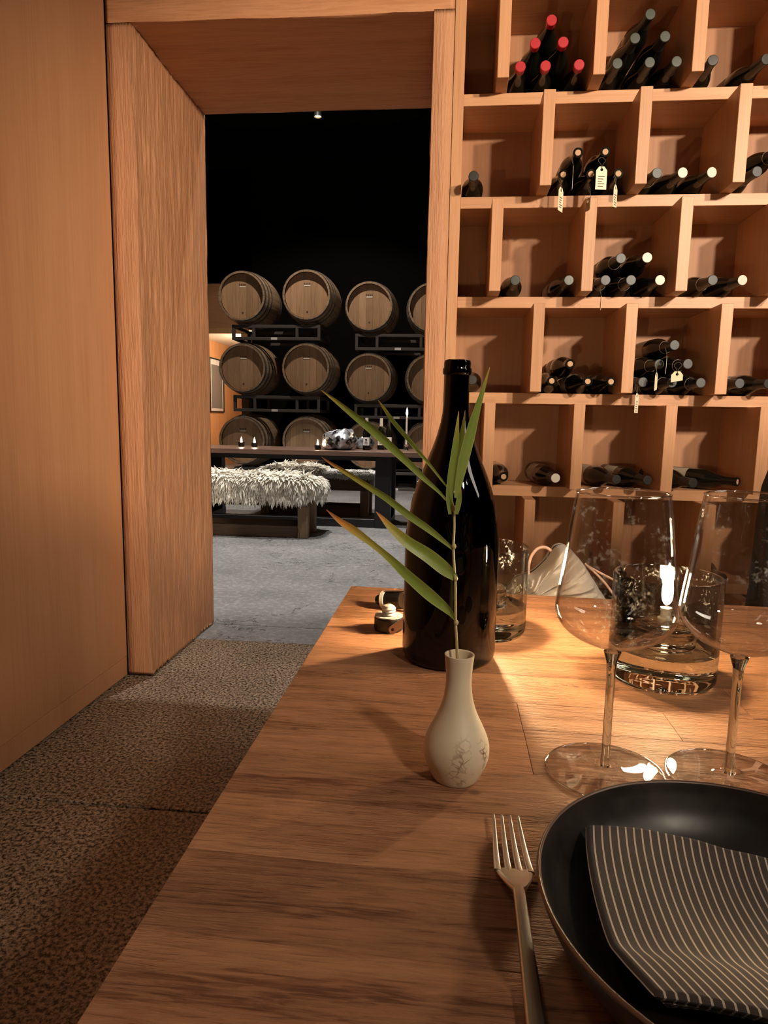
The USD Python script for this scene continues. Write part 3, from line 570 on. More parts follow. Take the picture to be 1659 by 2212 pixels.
# ------------------------------------------------------------------ wine glasses
def wine_glass(label, loc):
    t = thing('wine_glass', label, 'wine glass', loc, group='empty stemmed wine glasses')
    out = spline([(.0040, .1005), (.0080, .1072), (.0180, .1115), (.0300, .1168), (.0385, .1225), (.0440, .1290), (.0470, .1360), (.0475, .1420), (.0466, .1510), (.0446, .1660), (.0424, .1820), (.0401, .2040), (.0372, .2260), (.0356, .2352)], 60)
    inn = out.copy(); inn[:, 0] -= .0009; inn = inn[inn[:, 1] > .1085]; inn[0, 0] = 0
    bowl = np.vstack([out, [(.0353, .2356)], inn[::-1]])
    obj('bowl', lathe(bowl, 72), 'wine_glass', t, smooth=60)
    def ring(r, z, q): return lathe([(r+q*math.cos(a), z+q*math.sin(a)) for a in np.linspace(0, 2*PI, 9)], 72)
    obj('rim', ring(.03535, .2360, .0009), 'rim_glass', t, smooth=True); obj('foot_edge', ring(.0480, .0011, .0010), 'rim_glass', t, smooth=True)
    obj('stem', lathe([(0, .0052), (.0036, .0052), (.0036, .0140), (.0035, .0250), (.0034, .060), (.0036, .085), (.0043, .0965), (.0070, .1050), (.0060, .1062), (0, .1065)], 32), 'solid_glass', t, smooth=60)
    obj('foot', lathe([(0, .0012), (.030, .0008), (.0470, .0), (.0480, .0007), (.0480, .0014), (.0470, .0019), (.030, .0030), (.0150, .0044), (.0085, .0062), (.0055, .0095), (.0042, .0140), (.0037, .0145)], 72), 'wine_glass', t, smooth=60)
    return t
wine_glass('empty stemmed wine glass standing between the cream vase and the lit jar', (.1362, .5415, TZ+.0003))
wine_glass('empty stemmed wine glass behind the dark bowl, cut off by the picture edge', (.2365, .5440, TZ+.0003))

# ------------------------------------------------------------------ glass jars with oil lamps
def candle_jar(label, loc):
    t = thing('candle_jar', label, 'candle jar', loc, group='thick-based glass candle jars')
    R = .0585
    obj('jar_wall', lathe([(R-.0052, .0402), (R-.0052, .0402), (R, .0402), (R, .1205), (R-.0012, .1225), (R-.0038, .1225), (R-.0050, .1205), (R-.0052, .0402)], 72), 'jar_glass', t, smooth=50)
    obj('jar_base', lathe([(0, .0015), (.040, .0008), (.0505, .0), (.0555, .0022), (.0580, .0070), (R, .0130), (R, .0398), (.0525, .0398), (.0480, .0372), (.030, .0362), (0, .0360)], 72), 'solid_glass', t, smooth=50)
    return t
def oil_lamp(label, loc, flame='flame'):
    t = thing('oil_lamp', label, 'oil lamp', loc, group='small glass oil lamps')
    obj('glass_cell', lathe([(0, .0006), (.028, .0), (.0318, .0020), (.0338, .0070), (.0342, .0250), (.0325, .0300), (.0270, .0325), (.0090, .0332), (0, .0332)], 56), 'clear_oil_glass', t, smooth=50)
    wh = obj('wick_holder', lathe([(0, .0333), (.0085, .0333), (.0088, .0350), (.0062, .0360), (.0056, .0420), (.0068, .0440), (.0066, .0470), (.0030, .0480), (0, .0480)], 28), 'wick_metal', t)
    obj('wick', tube([(0, 0, .047), (0, 0, .0515)], .0012, 8), 'ink', wh)
    obj('flame', lathe([(0, .0505), (.0030, .0515), (.0052, .0555), (.0062, .0620), (.0060, .0700), (.0048, .0800), (.0030, .0890), (.0012, .0960), (0, .0990)], 24), flame, t, smooth=True)
    return t
candle_jar('thick-based clear glass jar with a burning lamp inside, behind the wine glasses', (.248, .766, TZ+.0003))
oil_lamp('round glass oil lamp burning in the jar behind the wine glasses', (.2495, .768, TZ+.0366))
candle_jar('thick-based glass jar standing behind the large dark bottle', (.0505, .9085, TZ+.0003))
oil_lamp('round glass oil lamp inside the jar behind the large dark bottle', (.0470, .9030, TZ+.0366), 'bright_flame')

# ------------------------------------------------------------------ two sparkling-wine stoppers
s1 = thing('bottle_stopper', 'black and silver bottle stopper standing beside the large dark bottle', 'bottle stopper', (-.0800, .896, TZ))
obj('grip_ring', lathe([(.0165, .0002), (.0192, .0008), (.0200, .003), (.0200, .0170), (.0192, .0190), (.0165, .0195)], 40), 'black_rubber', s1)
obj('top_plate', lathe([(0, .0005), (.0164, .0005), (.0164, .0192), (.0195, .0196), (.0193, .0212), (.0160, .0206), (0, .0206)], 40), 'silver_foil', s1)
obj('plug', lathe([(0, .0207), (.0098, .0207), (.0102, .0230), (.0090, .0250), (.0102, .0272), (.0090, .0290), (.0100, .0310), (.0075, .0345), (.0035, .0362), (0, .0366)], 32), 'silver_foil', s1)
tab = Polygon([(0, -.0055), (.026, -.0055), (.026, .0055), (0, .0055)]).union(Point(0, 0).buffer(.0055)).union(Point(.026, 0).buffer(.0055)).difference(Point(0, 0).buffer(.0022))
e = trimesh.creation.extrude_polygon(tab, .0014); e.apply_transform(trimesh.transformations.rotation_matrix(PI/2, (1, 0, 0))); e.apply_transform(trimesh.transformations.rotation_matrix(-.62, (0, 1, 0)))
e.apply_transform(trimesh.transformations.rotation_matrix(.25, (0, 0, 1))); e.apply_translation((.0075, -.0205, .0068)); obj('lever', e, 'pink_leather', s1, smooth=False)
s2 = thing('bottle_stopper', 'dark chrome bottle stopper lying on its side near the table edge', 'bottle stopper', matrix=frame((-.1045, 1.0000, TZ+.0135), (.78, -.28, .10), (0, 0, 1)))
obj('stopper_body', lathe([(0, .012), (.0120, .012), (.0126, .014), (.0126, .036), (.0118, .038), (0, .038)], 12), 'gunmetal', s2, smooth=20)
obj('plug', lathe([(0, -.006), (.0060, -.0045), (.0085, 0), (.0085, .0118), (0, .0118)], 28), 'black_rubber', s2)
obj('collar', lathe([(.0086, .0060), (.0136, .0060), (.0136, .0117), (.0086, .0117)], 32), 'silver_foil', s2)
obj('side_lever', bx(-.014, -.0127, -.004, .004, .010, .046, .0004), 'chrome', s2, smooth=False)
obj('side_lever', bx(.0127, .0135, -.004, .004, .010, .046, .0003), 'chrome', s2, smooth=False)

# ------------------------------------------------------------------ dinner fork
fk = thing('dinner_fork', 'four-tined brushed steel dinner fork lying beside the dark bowl', 'fork', (.0475, .33, TZ))
def fork_mesh():
    prof = spline([(.456, .0075), (.440, .0052), (.420, .0038), (.402, .0050), (.392, .0078), (.380, .0110), (.365, .0115), (.340, .0090), (.310, .0058), (.285, .0040), (.262, .0036), (.252, .0036)], 90)  # y, height of the middle
    def hz(y): return np.interp(-np.asarray(y), -prof[:, 0], prof[:, 1])
    out = []
    def strip(yc, xc, hw, th):
        yc, xc, hw, th = map(np.asarray, (yc, xc, hw, th)); n = len(yc); k = 12; a = np.arange(k)*2*PI/k
        ca, sa = np.sign(np.cos(a))*np.abs(np.cos(a))**.6, np.sign(np.sin(a))*np.abs(np.sin(a))**.6
        v = np.stack([xc[:, None]+hw[:, None]*ca, np.repeat(yc[:, None], k, 1), hz(yc)[:, None]+th[:, None]*sa+TZ], -1).reshape(-1, 3)
        f = []
        for i in range(n-1):
            for j in range(k):
                p, q, r, s = i*k+j, i*k+(j+1) % k, (i+1)*k+(j+1) % k, (i+1)*k+j; f += [(p, q, r), (p, r, s)]
        v = np.vstack([v, v[:k].mean(0), v[-k:].mean(0)])
        for j in range(k): f += [(n*k, (j+1) % k, j), (n*k+1, (n-1)*k+j, (n-1)*k+(j+1) % k)]
        m = trimesh.Trimesh(v, f, process=False)
        if m.volume < 0: m.invert()
        return m
    def cx(y): return .0480+(.456-y)*.012-.0006
    for j in range(4):                                              # tines
        y = np.linspace(.4555, .3955, 24); u = (.4555-y)/.06
        off = (j-1.5)*(.0058+.0012*u)
        out.append(strip(y, cx(y)+off, .0008+.00165*u**.7, .0007+.0007*u))
    y = np.linspace(.3985, .3715, 20); u = (.3985-y)/.027              # palm
    out.append(strip(y, cx(y), .0121*(1-u**2.2)+.0036*u**2.2-.0002, .0012+.0012*u))
    y = np.linspace(.374, .252, 50); u = (.374-y)/.122                 # neck and handle
    out.append(strip(y, cx(y)-.0004*u, .0036+.0024*u**1.3, .0024+.0004*np.sin(u*PI)))
    return out
tn = fork_mesh()
for m in tn[:4]: obj('tine', m, 'cutlery', fk, smooth=50, world=True)
obj('palm', tn[4], 'cutlery', fk, smooth=50, world=True); obj('handle', tn[5], 'cutlery', fk, smooth=50, world=True)

# ------------------------------------------------------------------ dark bowl and folded napkin
bw = thing('dinner_bowl', 'wide shallow dark stoneware bowl with a worn brown rim', 'bowl', (.1708, .3360, TZ))
BO = spline([(.0600, .0010), (.0720, .0), (.0800, .0012), (.0900, .0060), (.1010, .0150), (.1100, .0280), (.1155, .0400), (.1168, .0445), (.1160, .0456), (.1148, .0450), (.1120, .0370), (.1060, .0250), (.0970, .0150), (.0860, .0090), (.0720, .0070), (.040, .0064)], 110)
obj('bowl_body', lathe(np.vstack([[(0, .0012)], BO, [(0, .0062)]]), 96), 'stoneware', bw, smooth=60)
obj('worn_rim', lathe([(.1146, .0449), (.1150, .0456), (.1160, .0460), (.1169, .0452), (.1171, .0443), (.1166, .0436)], 96), 'worn_clay', bw, smooth=60)
nk = thing('napkin', 'folded dark linen napkin with thin cream stripes lying in the dark bowl', 'napkin', (.15, .34, .77))
LE = spline([(.0935, .4090), (.0893, .3850), (.0868, .3550), (.0866, .3199), (.0893, .3022), (.0974, .2757)], 60)
def napkin_mesh(lift, thick, grow, vmax=1.0):
    nu, nv = 70, 60; U = np.linspace(0, 1, nu); P = np.zeros((nu, nv, 3)); uv = np.zeros((nu, nv, 2))
    for j in range(nv):
        v = vmax*j/(nv-1); a = np.array([np.interp(v, np.linspace(0, 1, nv), LE[:, q]) for q in (0, 1)])
        d = np.array([1, -.085-.03*v]); d /= np.linalg.norm(d)
        for i, u in enumerate(U):
            p = a+d*(.150*u-grow)
            z = .7815+.0042*math.sin(u*5.0+.9)*(1-.7*v)-.004*math.sin(PI*min(1, v*1.1))*.8+.006*v**2+.0022*math.sin(v*7+u*4)+lift
            z += .0012*(meshkit.noise(np.array([[u*9, v*7, 2.0]]), 3)[0]-.5)
            P[i, j] = (p[0], p[1], z); uv[i, j] = (u, v)
    rim = np.minimum.reduce([np.minimum(U, 1-U)[:, None]*.150+np.zeros((1, nv)), np.minimum(np.linspace(0, 1, nv), 1-np.linspace(0, 1, nv))[None]*.135+np.zeros((nu, 1))])
    r = thick/2; rd = r-np.sqrt(np.clip(r*r-np.clip(r-rim, 0, r)**2, 0, None))
    T, B = P.copy(), P.copy(); T[..., 2] -= rd; B[..., 2] -= thick-rd
    vt, ft = grid(T); vb, fb = grid(B); n = nu*nv
    f = [ft, fb[:, ::-1]+n]; ix = np.arange(n).reshape(nu, nv)
    ring = np.concatenate([ix[:, 0], ix[-1, 1:], ix[-2::-1, -1], ix[0, -2:0:-1]]); rn = np.roll(ring, -1)
    f.append(np.stack([ring, rn, rn+n], 1)); f.append(np.stack([ring, rn+n, ring+n], 1))
    m = trimesh.Trimesh(np.vstack([vt, vb]), np.vstack(f), process=False)
    if m.volume < 0: m.invert()
    return m, np.vstack([uv.reshape(-1, 2)]*2)
for k, (lift, th, gr) in enumerate([(0, .0046, 0), (-.0052, .0046, -.007), (-.0104, .0046, -.012)]):
    m, uv = napkin_mesh(lift, th, gr, 1-.045*k); obj('linen_fold', m, 'striped_linen', nk, smooth=True, uv=uv, world=True)

# ------------------------------------------------------------------ bag on a stool, coat on a chair beyond the table
st = thing('stool', 'plain wooden stool hidden under the cloth bag', 'stool', (.26, 1.52, 0))
obj('seat', bx(.08, .44, 1.36, 1.68, .44, .47, .006), 'bench_leg_wood', st, world=True)
for x in (.10, .38):
    for y in (1.38, 1.62): obj('leg', bx(x, x+.04, y, y+.04, .001, .44), 'bench_leg_wood', st, world=True)
bg = thing('cloth_bag', 'crumpled pale grey cloth bag with a tan loop handle beyond the table edge', 'bag', (.27, 1.47, .47))
def bag_mesh():
    nu, nv = 150, 120
    top = spline([(.120, .660), (.150, .700), (.182, .712), (.212, .742), (.232, .7725), (.254, .7745), (.276, .7560), (.300, .7220), (.322, .690), (.345, .655), (.380, .610), (.410, .560)], nu)
    F = np.zeros((nu, nv, 3)); Bk = np.zeros((nu, nv, 3))
    for i in range(nu):
        x, zt = top[i]; u = i/(nu-1)
        for j in range(nv):
            w = j/(nv-1); z = .472+(zt-.472)*math.sin(w*PI/2)**.8
            dep = .10*math.sin(PI*min(max(u, .02), .98))**.5*math.cos(w*PI/2)**.6+.002
            dx, dz = x-.165, z-.665; ang = math.atan2(dz, dx); rr = math.hypot(dx, dz)
            rid = 1-abs(2*meshkit.noise(np.array([[ang*5.5+rr*6, rr*9, 1.5]]), 8)[0]-1); rid2 = 1-abs(2*meshkit.noise(np.array([[ang*12+rr*4, rr*16, 4.5]]), 12)[0]-1)
            fold = (.042*rid**2.5+.018*rid2**2)*min(1, rr/.03)
            fold += .004*math.sin((x*1.0-z*.7)*95+2*math.sin(z*40))*(1/(1+math.exp(-(x-.26)*60)))*.7
            n = meshkit.fbm(np.array([[x*22, z*22, .5]]), 3, 4)[0]-.5
            F[i, j] = (x, 1.47-dep-(fold+.035*n)*min(1, dep/.02), z); Bk[i, j] = (x, 1.47+dep*.8+.01*n, z)
    v1, f1 = grid(F); v2, f2 = grid(Bk); n = nu*nv
    m = trimesh.Trimesh(np.vstack([v1, v2]), np.vstack([f1, f2[:, ::-1]+n]), process=False)
    return m
obj('bag_body', bag_mesh(), 'bag_cloth', bg, smooth=True, world=True)
obj('loop_handle', tube(spline([(.226, 1.47, .760), (.212, 1.47, .7685), (.196, 1.47, .7655), (.184, 1.468, .7520), (.178, 1.465, .735), (.176, 1.462, .715), (.180, 1.46, .690)], 40), .0035, 8), 'pink_leather', bg, world=True)
obj('cord', tube(spline([(.292, 1.44, .742), (.330, 1.42, .708), (.365, 1.41, .660), (.40, 1.40, .600)], 30), .0025, 6), 'pink_leather', bg, world=True)
obj('cord', tube(spline([(.294, 1.44, .7385), (.350, 1.43, .712), (.400, 1.42, .690), (.44, 1.42, .640)], 30), .0025, 6), 'pink_leather', bg, world=True)

ch = thing('dining_chair', 'wooden dining chair under the black coat', 'chair', (.97, 1.45, 0))
obj('seat', bx(.78, 1.18, 1.22, 1.62, .43, .46, .008), 'bench_leg_wood', ch, world=True)
obj('backrest', bx(.80, 1.16, 1.64, 1.665, .55, .93, .008), 'bench_leg_wood', ch, world=True)
for x in (.79, 1.13):
    obj('leg', bx(x, x+.035, 1.63, 1.67, .001, .93, .004), 'bench_leg_wood', ch, world=True)
    obj('leg', bx(x, x+.035, 1.23, 1.265, .001, .43, .004), 'bench_leg_wood', ch, world=True)
def coat_mesh():
    nz, na = 70, 72; zs = np.linspace(.40, 1.03, nz); P = np.zeros((nz, na, 3))
    for i, z in enumerate(zs):
        u = (z-.40)/.63
        hw = np.interp(z, [.40, .66, .80, .90, .94, .98, 1.01, 1.03], [.245, .240, .243, .236, .226, .200, .140, .05])
        dp = np.interp(z, [.40, .80, .95, 1.0, 1.03], [.085, .075, .062, .045, .01])
        for j in range(na):
            a = j*2*PI/na; c, s = math.cos(a), math.sin(a)
            w = 1+.05*math.sin(a*9+u*3)*(1-u)+.03*(meshkit.noise(np.array([[c*2, s*2, z*9]]), 6)[0]-.5)
            P[i, j] = (.975+hw*w*np.sign(c)*abs(c)**.7, 1.65+dp*w*np.sign(s)*abs(s)**.7, z)
    v = P.reshape(-1, 3); f = []
    for i in range(nz-1):
        for j in range(na):
            a, b, c, d = i*na+j, i*na+(j+1) % na, (i+1)*na+(j+1) % na, (i+1)*na+j; f += [(a, b, c), (a, c, d)]
    o = len(v); v = np.vstack([v, P[-1].mean(0)])
    for j in range(na): f.append(((nz-1)*na+j, (nz-1)*na+(j+1) % na, o))
    return trimesh.Trimesh(v, f, process=False)
ct = obj('hung_coat', coat_mesh(), 'coat_cloth', smooth=True); props(ct, 'black coat hung over a chair back beyond the table, at the picture edge', 'coat')

# ------------------------------------------------------------------ the barrel cellar seen through the passage
FY = 11.6                                                                  # far wall of the cellar
struct('wall_cellar_back', bx(-3.52, 4.4, FY, FY+.2, 0, 5.2), 'black_paint')
struct('wall_cellar_right', bx(4.3, 4.4, 3.2, FY, 0, 5.2), 'black_paint')
struct('wall_cellar_left', bx(-5.3, -5.2, 3.2, FY, 0, 5.2), 'black_paint')
struct('wall_cellar_front', bx(-5.3, XW-.61, YE-.15, YE, 0, 5.2), 'black_paint')
struct('ceiling_cellar', bx(-5.3, 4.4, YE-.1, FY+.2, 5.2, 5.3), 'black_paint')
# lit corridor at the far left: a doorway with a timber head, an orange panelled wall and a pale ceiling
struct('trim_4', bx(-5.2, -3.63, FY-.04, FY+.2, 2.50, 3.31, .004), 'fir_level')
struct('trim_5', bx(-5.2, -3.63, FY-.06, FY-.041, 2.475, 2.56, .003), 'corridor_wood')
struct('trim_6', bx(-3.70, -3.53, FY-.05, FY+.2, 0, 2.499, .004), 'fir_upright')
struct('wall_corridor_left', bx(-5.0, -4.9, FY+.2, 17, .12, 2.56), 'corridor_wood')
struct('baseboard_corridor', bx(-5.0, -4.885, FY+.2, 17, 0, .118), 'corridor_wood')
struct('wall_corridor_end', bx(-4.9, -3.4, 16.9, 17, 0, 2.56), 'corridor_wood')
struct('wall_corridor_right', bx(-3.5, -3.4, FY+.2, 17, 0, 2.56), 'corridor_wood')
struct('ceiling_corridor', bx(-5.0, -3.4, FY+.2, 17, 2.56, 2.70), 'white_paint')
pc = thing('framed_picture', 'framed dark print hanging on the lit corridor wall', 'picture', (-4.895, 13.6, 1.13))
x0 = -4.899
for a in ((13.20, 13.225, 1.13, 2.22), (14.005, 14.03, 1.13, 2.22)): obj('frame_side', bx(x0, x0+.03, a[0], a[1], a[2], a[3]), 'lamp_body', pc, world=True)
for a in ((1.13, 1.155), (2.195, 2.22)): obj('frame_rail', bx(x0, x0+.03, 13.225, 14.005, *a), 'lamp_body', pc, world=True)
obj('mount', bx(x0, x0+.010, 13.225, 14.005, 1.155, 2.195), 'white_paper', pc, world=True)
obj('print', bx(x0+.010, x0+.013, 13.31, 13.94, 1.21, 2.09), 'picture_print', pc, world=True)

# barrels lying with their heads to the room
def make_barrel(label, loc):
    t = thing('wine_barrel', label, 'wine barrel', loc, group='oak barrels on steel racks')
    L, NS = .95, 26
    ys = np.linspace(0, L, 15)
    def rad(y): return .335+.05*(1-((y-L/2)/(L/2))**2)
    for k in range(NS):
        a0, a1 = 2*PI*k/NS+.004, 2*PI*(k+1)/NS-.004
        aa = np.linspace(a0, a1, 4); P = []
        sec = [(a, 1) for a in aa]+[(a, 0) for a in aa[::-1]]
        for y in ys: P.append([(((rad(y)-(0 if o else .027)-(.0018 if o and a in (a0, a1) else 0))*math.cos(a)), y, (rad(y)-(0 if o else .027)-(.0018 if o and a in (a0, a1) else 0))*math.sin(a)+.385) for a, o in sec])
        P = np.array(P); n, m = P.shape[:2]; f = []
        for i in range(n-1):
            for j in range(m):
                p, q, r, s = i*m+j, i*m+(j+1) % m, (i+1)*m+(j+1) % m, (i+1)*m+j; f += [(p, r, q), (p, s, r)]
        for j in range(1, m-1): f += [(0, j, j+1), ((n-1)*m, (n-1)*m+j+1, (n-1)*m+j)]
        mm = trimesh.Trimesh(P.reshape(-1, 3), f, process=False)
        if mm.volume < 0: mm.invert()
        obj('stave', mm, 'oak_stave', t, smooth=35)
    disc = Point(0, 0).buffer(.312, 48); ws = [-.32, -.235, -.15, -.05, .05, .14, .225, .32]
    for a, b in zip(ws[:-1], ws[1:]):
        g = disc.intersection(sbox(a+.0008, -.4, b-.0008, .4))
        e = trimesh.creation.extrude_polygon(g, .02); e.apply_transform(trimesh.transformations.rotation_matrix(PI/2, (1, 0, 0))); e.apply_translation((0, .085, .385)); obj('head_plank', e, 'oak_barrel', t, smooth=False)
    e = trimesh.creation.extrude_polygon(disc, .02); e.apply_transform(trimesh.transformations.rotation_matrix(PI/2, (1, 0, 0))); e.apply_translation((0, .89, .385)); obj('rear_head', e, 'oak_barrel', t, smooth=False)
    for y0, w in ((-.001, .042), (.115, .034), (.225, .034), (.69, .034), (.80, .034), (.909, .042)):
        yy = np.array([y0, y0, y0+w, y0+w]); off = np.array([.0005, .0032, .0032, .0005])
        h = lathe([(rad(min(max(y, 0), L))+o, -y) for y, o in zip(yy[::-1], off[::-1])], 56)
        h.apply_transform(trimesh.transformations.rotation_matrix(PI/2, (1, 0, 0))); h.apply_translation((0, 0, .385))
        if h.volume < 0: h.invert()
        obj('hoop', h, 'hoop_steel', t, smooth=40)
    obj('paper_sticker', bx(-.045, .045, .0620, .0645, .385+.125, .385+.141), 'white_paper', t)
    st_ = [bx(-.05+.026*k, -.034+.026*k, .0630, .0645, .385+.150, .385+.172) for k in range(4)]
    obj('head_stamp', cat(*st_), 'stamp', t, smooth=False)
    s = trimesh.creation.cylinder(.012, .004, sections=16); s.apply_transform(trimesh.transformations.rotation_matrix(PI/2, (1, 0, 0))); s.apply_translation((0, .0635, .385-.22)); obj('tap_plug', s, 'stamp', t)
    return t
CL = [(-3.00, 2.722), (-2.076, 2.737), (-3.00, 1.733), (-2.083, 1.741), (-3.015, .710), (-2.081, .715)]
CR = [(-1.241, 2.642), (-.345, 2.628), (-1.239, 1.642), (-.345, 1.638), (-1.225, .662), (-.345, .660)]
YL, YR = 9.4, 9.73
NAMES = ['oak barrel on the uppermost rack nearest the lit corridor', 'brightly lit oak barrel second along the uppermost rack', 'oak barrel with a pale sticker at the corridor end of the middle rack', 'oak barrel second along the middle rack, above the candle tip of the long leaf',
         'oak barrel at floor level behind the twin table candles', 'oak barrel at floor level behind the single table candle', 'oak barrel on the uppermost rack of the farther stack', 'oak barrel of the uppermost rack cut by the passage lining',
         'oak barrel on the middle rack of the farther stack', 'oak barrel of the middle rack cut by the passage lining', 'oak barrel at floor level behind the two table bottles', 'oak barrel at floor level beside the tall candlestick']
NAMES[3] = 'oak barrel second along the middle rack, above the low barrels with the single candle'
brl = None
for k, (x, z) in enumerate(CL+CR):
    loc = (x, YL if k < 6 else YR, z-.385)
    if brl is None: brl = make_barrel(NAMES[0], loc)
    else: copy_of(brl, turn(loc), NAMES[k])
def rack(x0, x1, y, zt, zb, label, feet=False):
    t = thing('barrel_rack', label, 'barrel rack', ((x0+x1)/2, y, zb), group='steel barrel racks')
    w = .042
    for yy in (y+.05, y+.78):
        obj('rail', bx(x0, x1, yy, yy+w, zt-w, zt, .003), 'rack_steel', t, world=True)
        obj('rail', bx(x0, x1, yy, yy+w, zb, zb+w, .003), 'rack_steel', t, world=True)
        n = x1-x0
        for x in (x0, x0+.23*n, x0+.72*n, x1-w): obj('post', bx(x, x+w, yy+.001, yy+w-.001, zb+w+.0005, zt-w-.0005, .003), 'rack_steel', t, world=True)
    for x in (x0, x1-w):
        for z in (zt-w, zb): obj('cross_rail', bx(x, x+w, y+.05+w+.001, y+.78-.001, z+.001, z+w-.001, .003), 'rack_steel', t, world=True)
    obj('rack_label', bx((x0+x1)/2-.07, (x0+x1)/2+.02, y+.0465, y+.049, zb+.004, zb+w-.004), 'white_paper', t, world=True)
rack(-3.16, -1.885, YL, 2.335, 2.125, 'steel rack carrying the uppermost pair of barrels by the corridor')
rack(-3.15, -1.885, YL, 1.352, 1.122, 'steel rack under the middle pair of barrels by the corridor')
rack(-3.15, -1.885, YL, .322, .001, 'steel rack on the floor under the low barrels by the corridor')
rack(-1.44, -.145, YR, 2.262, 2.03, 'steel rack carrying the uppermost barrels of the farther stack')
rack(-1.44, -.145, YR, 1.262, 1.05, 'steel rack in the middle of the farther stack, behind the table bottles')
rack(-1.44, -.145, YR, .276, .001, 'steel rack on the floor under the farther stack')

# long cellar table
ct_ = thing('cellar_table', 'long dark wooden table on black steel legs in the barrel cellar', 'table', (-1.2, 6.8, 0))
for k in range(4):
    y0 = 6.22+k*.188; obj('table_plank', bx(-2.62, .35, y0, y0+.186, .694, .739, .002), 'dark_table', ct_, world=True)
for x in (-2.55, -.72):
    for y in (6.31, 6.80): obj('leg', bx(x, x+.148, y, y+.12, .001, .6935, .003), 'black_steel', ct_, world=True)
    obj('foot_rail', bx(x, x+.148, 6.435, 6.795, .001, .08, .003), 'black_steel', ct_, world=True)
obj('floor_rail', bx(-2.40, -.722, 6.33, 6.42, .001, .082, .003), 'black_steel', ct_, world=True)
obj('apron', bx(-2.5, .25, 6.44, 6.79, .64, .693, .003), 'black_steel', ct_, world=True)

def bench(label, x0, x1, y0, y1, zs):
    t = thing('bench', label, 'bench', ((x0+x1)/2, (y0+y1)/2, 0), group='low wooden benches')
    obj('seat', bx(x0, x1, y0, y1, zs-.16, zs, .006), 'bench_wood', t, world=True)
    for x in (x0+.01, x1-.10):
        for y in (y0+.005, y1-.085): obj('leg', bx(x, x+.09, y, y+.08, .001, zs-.1605, .004), 'bench_leg_wood', t, world=True)
    obj('floor_rail', bx(x0+.101, x1-.101, y0+.02, y0+.07, .001, .105, .004), 'bench_wood', t, world=True)
    obj('floor_rail', bx(x0+.101, x1-.101, y1-.07, y1-.02, .001, .105, .004), 'bench_wood', t, world=True)
bench('low wooden bench under the long shaggy sheepskin', -3.0, -1.215, 5.62, 6.02, .44)
bench('low wooden bench farther back under the table edge', -2.06, -.86, 7.02, 7.40, .44)

def locks(points, normals, length, width, seed, droop=1.0):
    """Tapered wavy locks of wool, one mesh: each a bent flattened spike of six rings."""
    r = np.random.default_rng(seed); n = len(points); K = 6
    L = length*(.7+.6*r.random(n))
    tuft = lambda k, f: (meshkit.noise(points*f+k*7.3, seed+k)-.5)[:, None]
    flow = np.tile(np.array([0, -.35, -.65]), (n, 1)) + np.hstack([tuft(1, 17)*1.9+tuft(4, 55)*1.3, tuft(2, 17)*1.6+tuft(5, 55), tuft(3, 17)*1.0])
    flow -= (flow*normals).sum(1, keepdims=True)*normals
    d = normals*(.62+.5*r.random(n))[:, None]+flow+r.normal(size=(n, 3))*.16; d /= np.linalg.norm(d, axis=1, keepdims=True)
    side = np.cross(d, normals); side /= np.maximum(np.linalg.norm(side, axis=1, keepdims=True), 1e-6)
    p = points-normals*.012; V = np.zeros((n, K, 4, 3)); ph = r.random(n)*6.28; wv = side
    wd = width*(.6+.8*r.random(n))
    for k in range(K):
        t = k/(K-1)
        w = wd*(1-t**3.2)*(.7+.3*math.sin(min(1, t*3)*PI/2))+.0008
        ax = np.cross(d, (0, 0, 1.0)); ax /= np.maximum(np.linalg.norm(ax, axis=1, keepdims=True), 1e-6); bxv = np.cross(ax, d)
        for q, (s1, s2) in enumerate(((1, 0), (0, .55), (-1, 0), (0, -.55))): V[:, k, q] = p+(ax*s1+bxv*s2)*w[:, None]
        d = d+np.array([0, 0, -1.0])*(.42*droop)+wv*(.55*np.sin(ph+t*10))[:, None]; d /= np.linalg.norm(d, axis=1, keepdims=True)
        inw = np.clip(-(d*normals).sum(1, keepdims=True), 0, 1); d = d+normals*inw*1.1; d /= np.linalg.norm(d, axis=1, keepdims=True)
        p = p+d*(L/(K-1))[:, None]
    base = (np.arange(n)*K*4)[:, None]; f = []
    for k in range(K-1):
        for q in range(4):
            a, b, c, e = k*4+q, k*4+(q+1) % 4, (k+1)*4+(q+1) % 4, (k+1)*4+q
            f += [np.hstack([base+a, base+b, base+c]), np.hstack([base+a, base+c, base+e])]
    return trimesh.Trimesh(V.reshape(-1, 3), np.vstack(f), process=False)
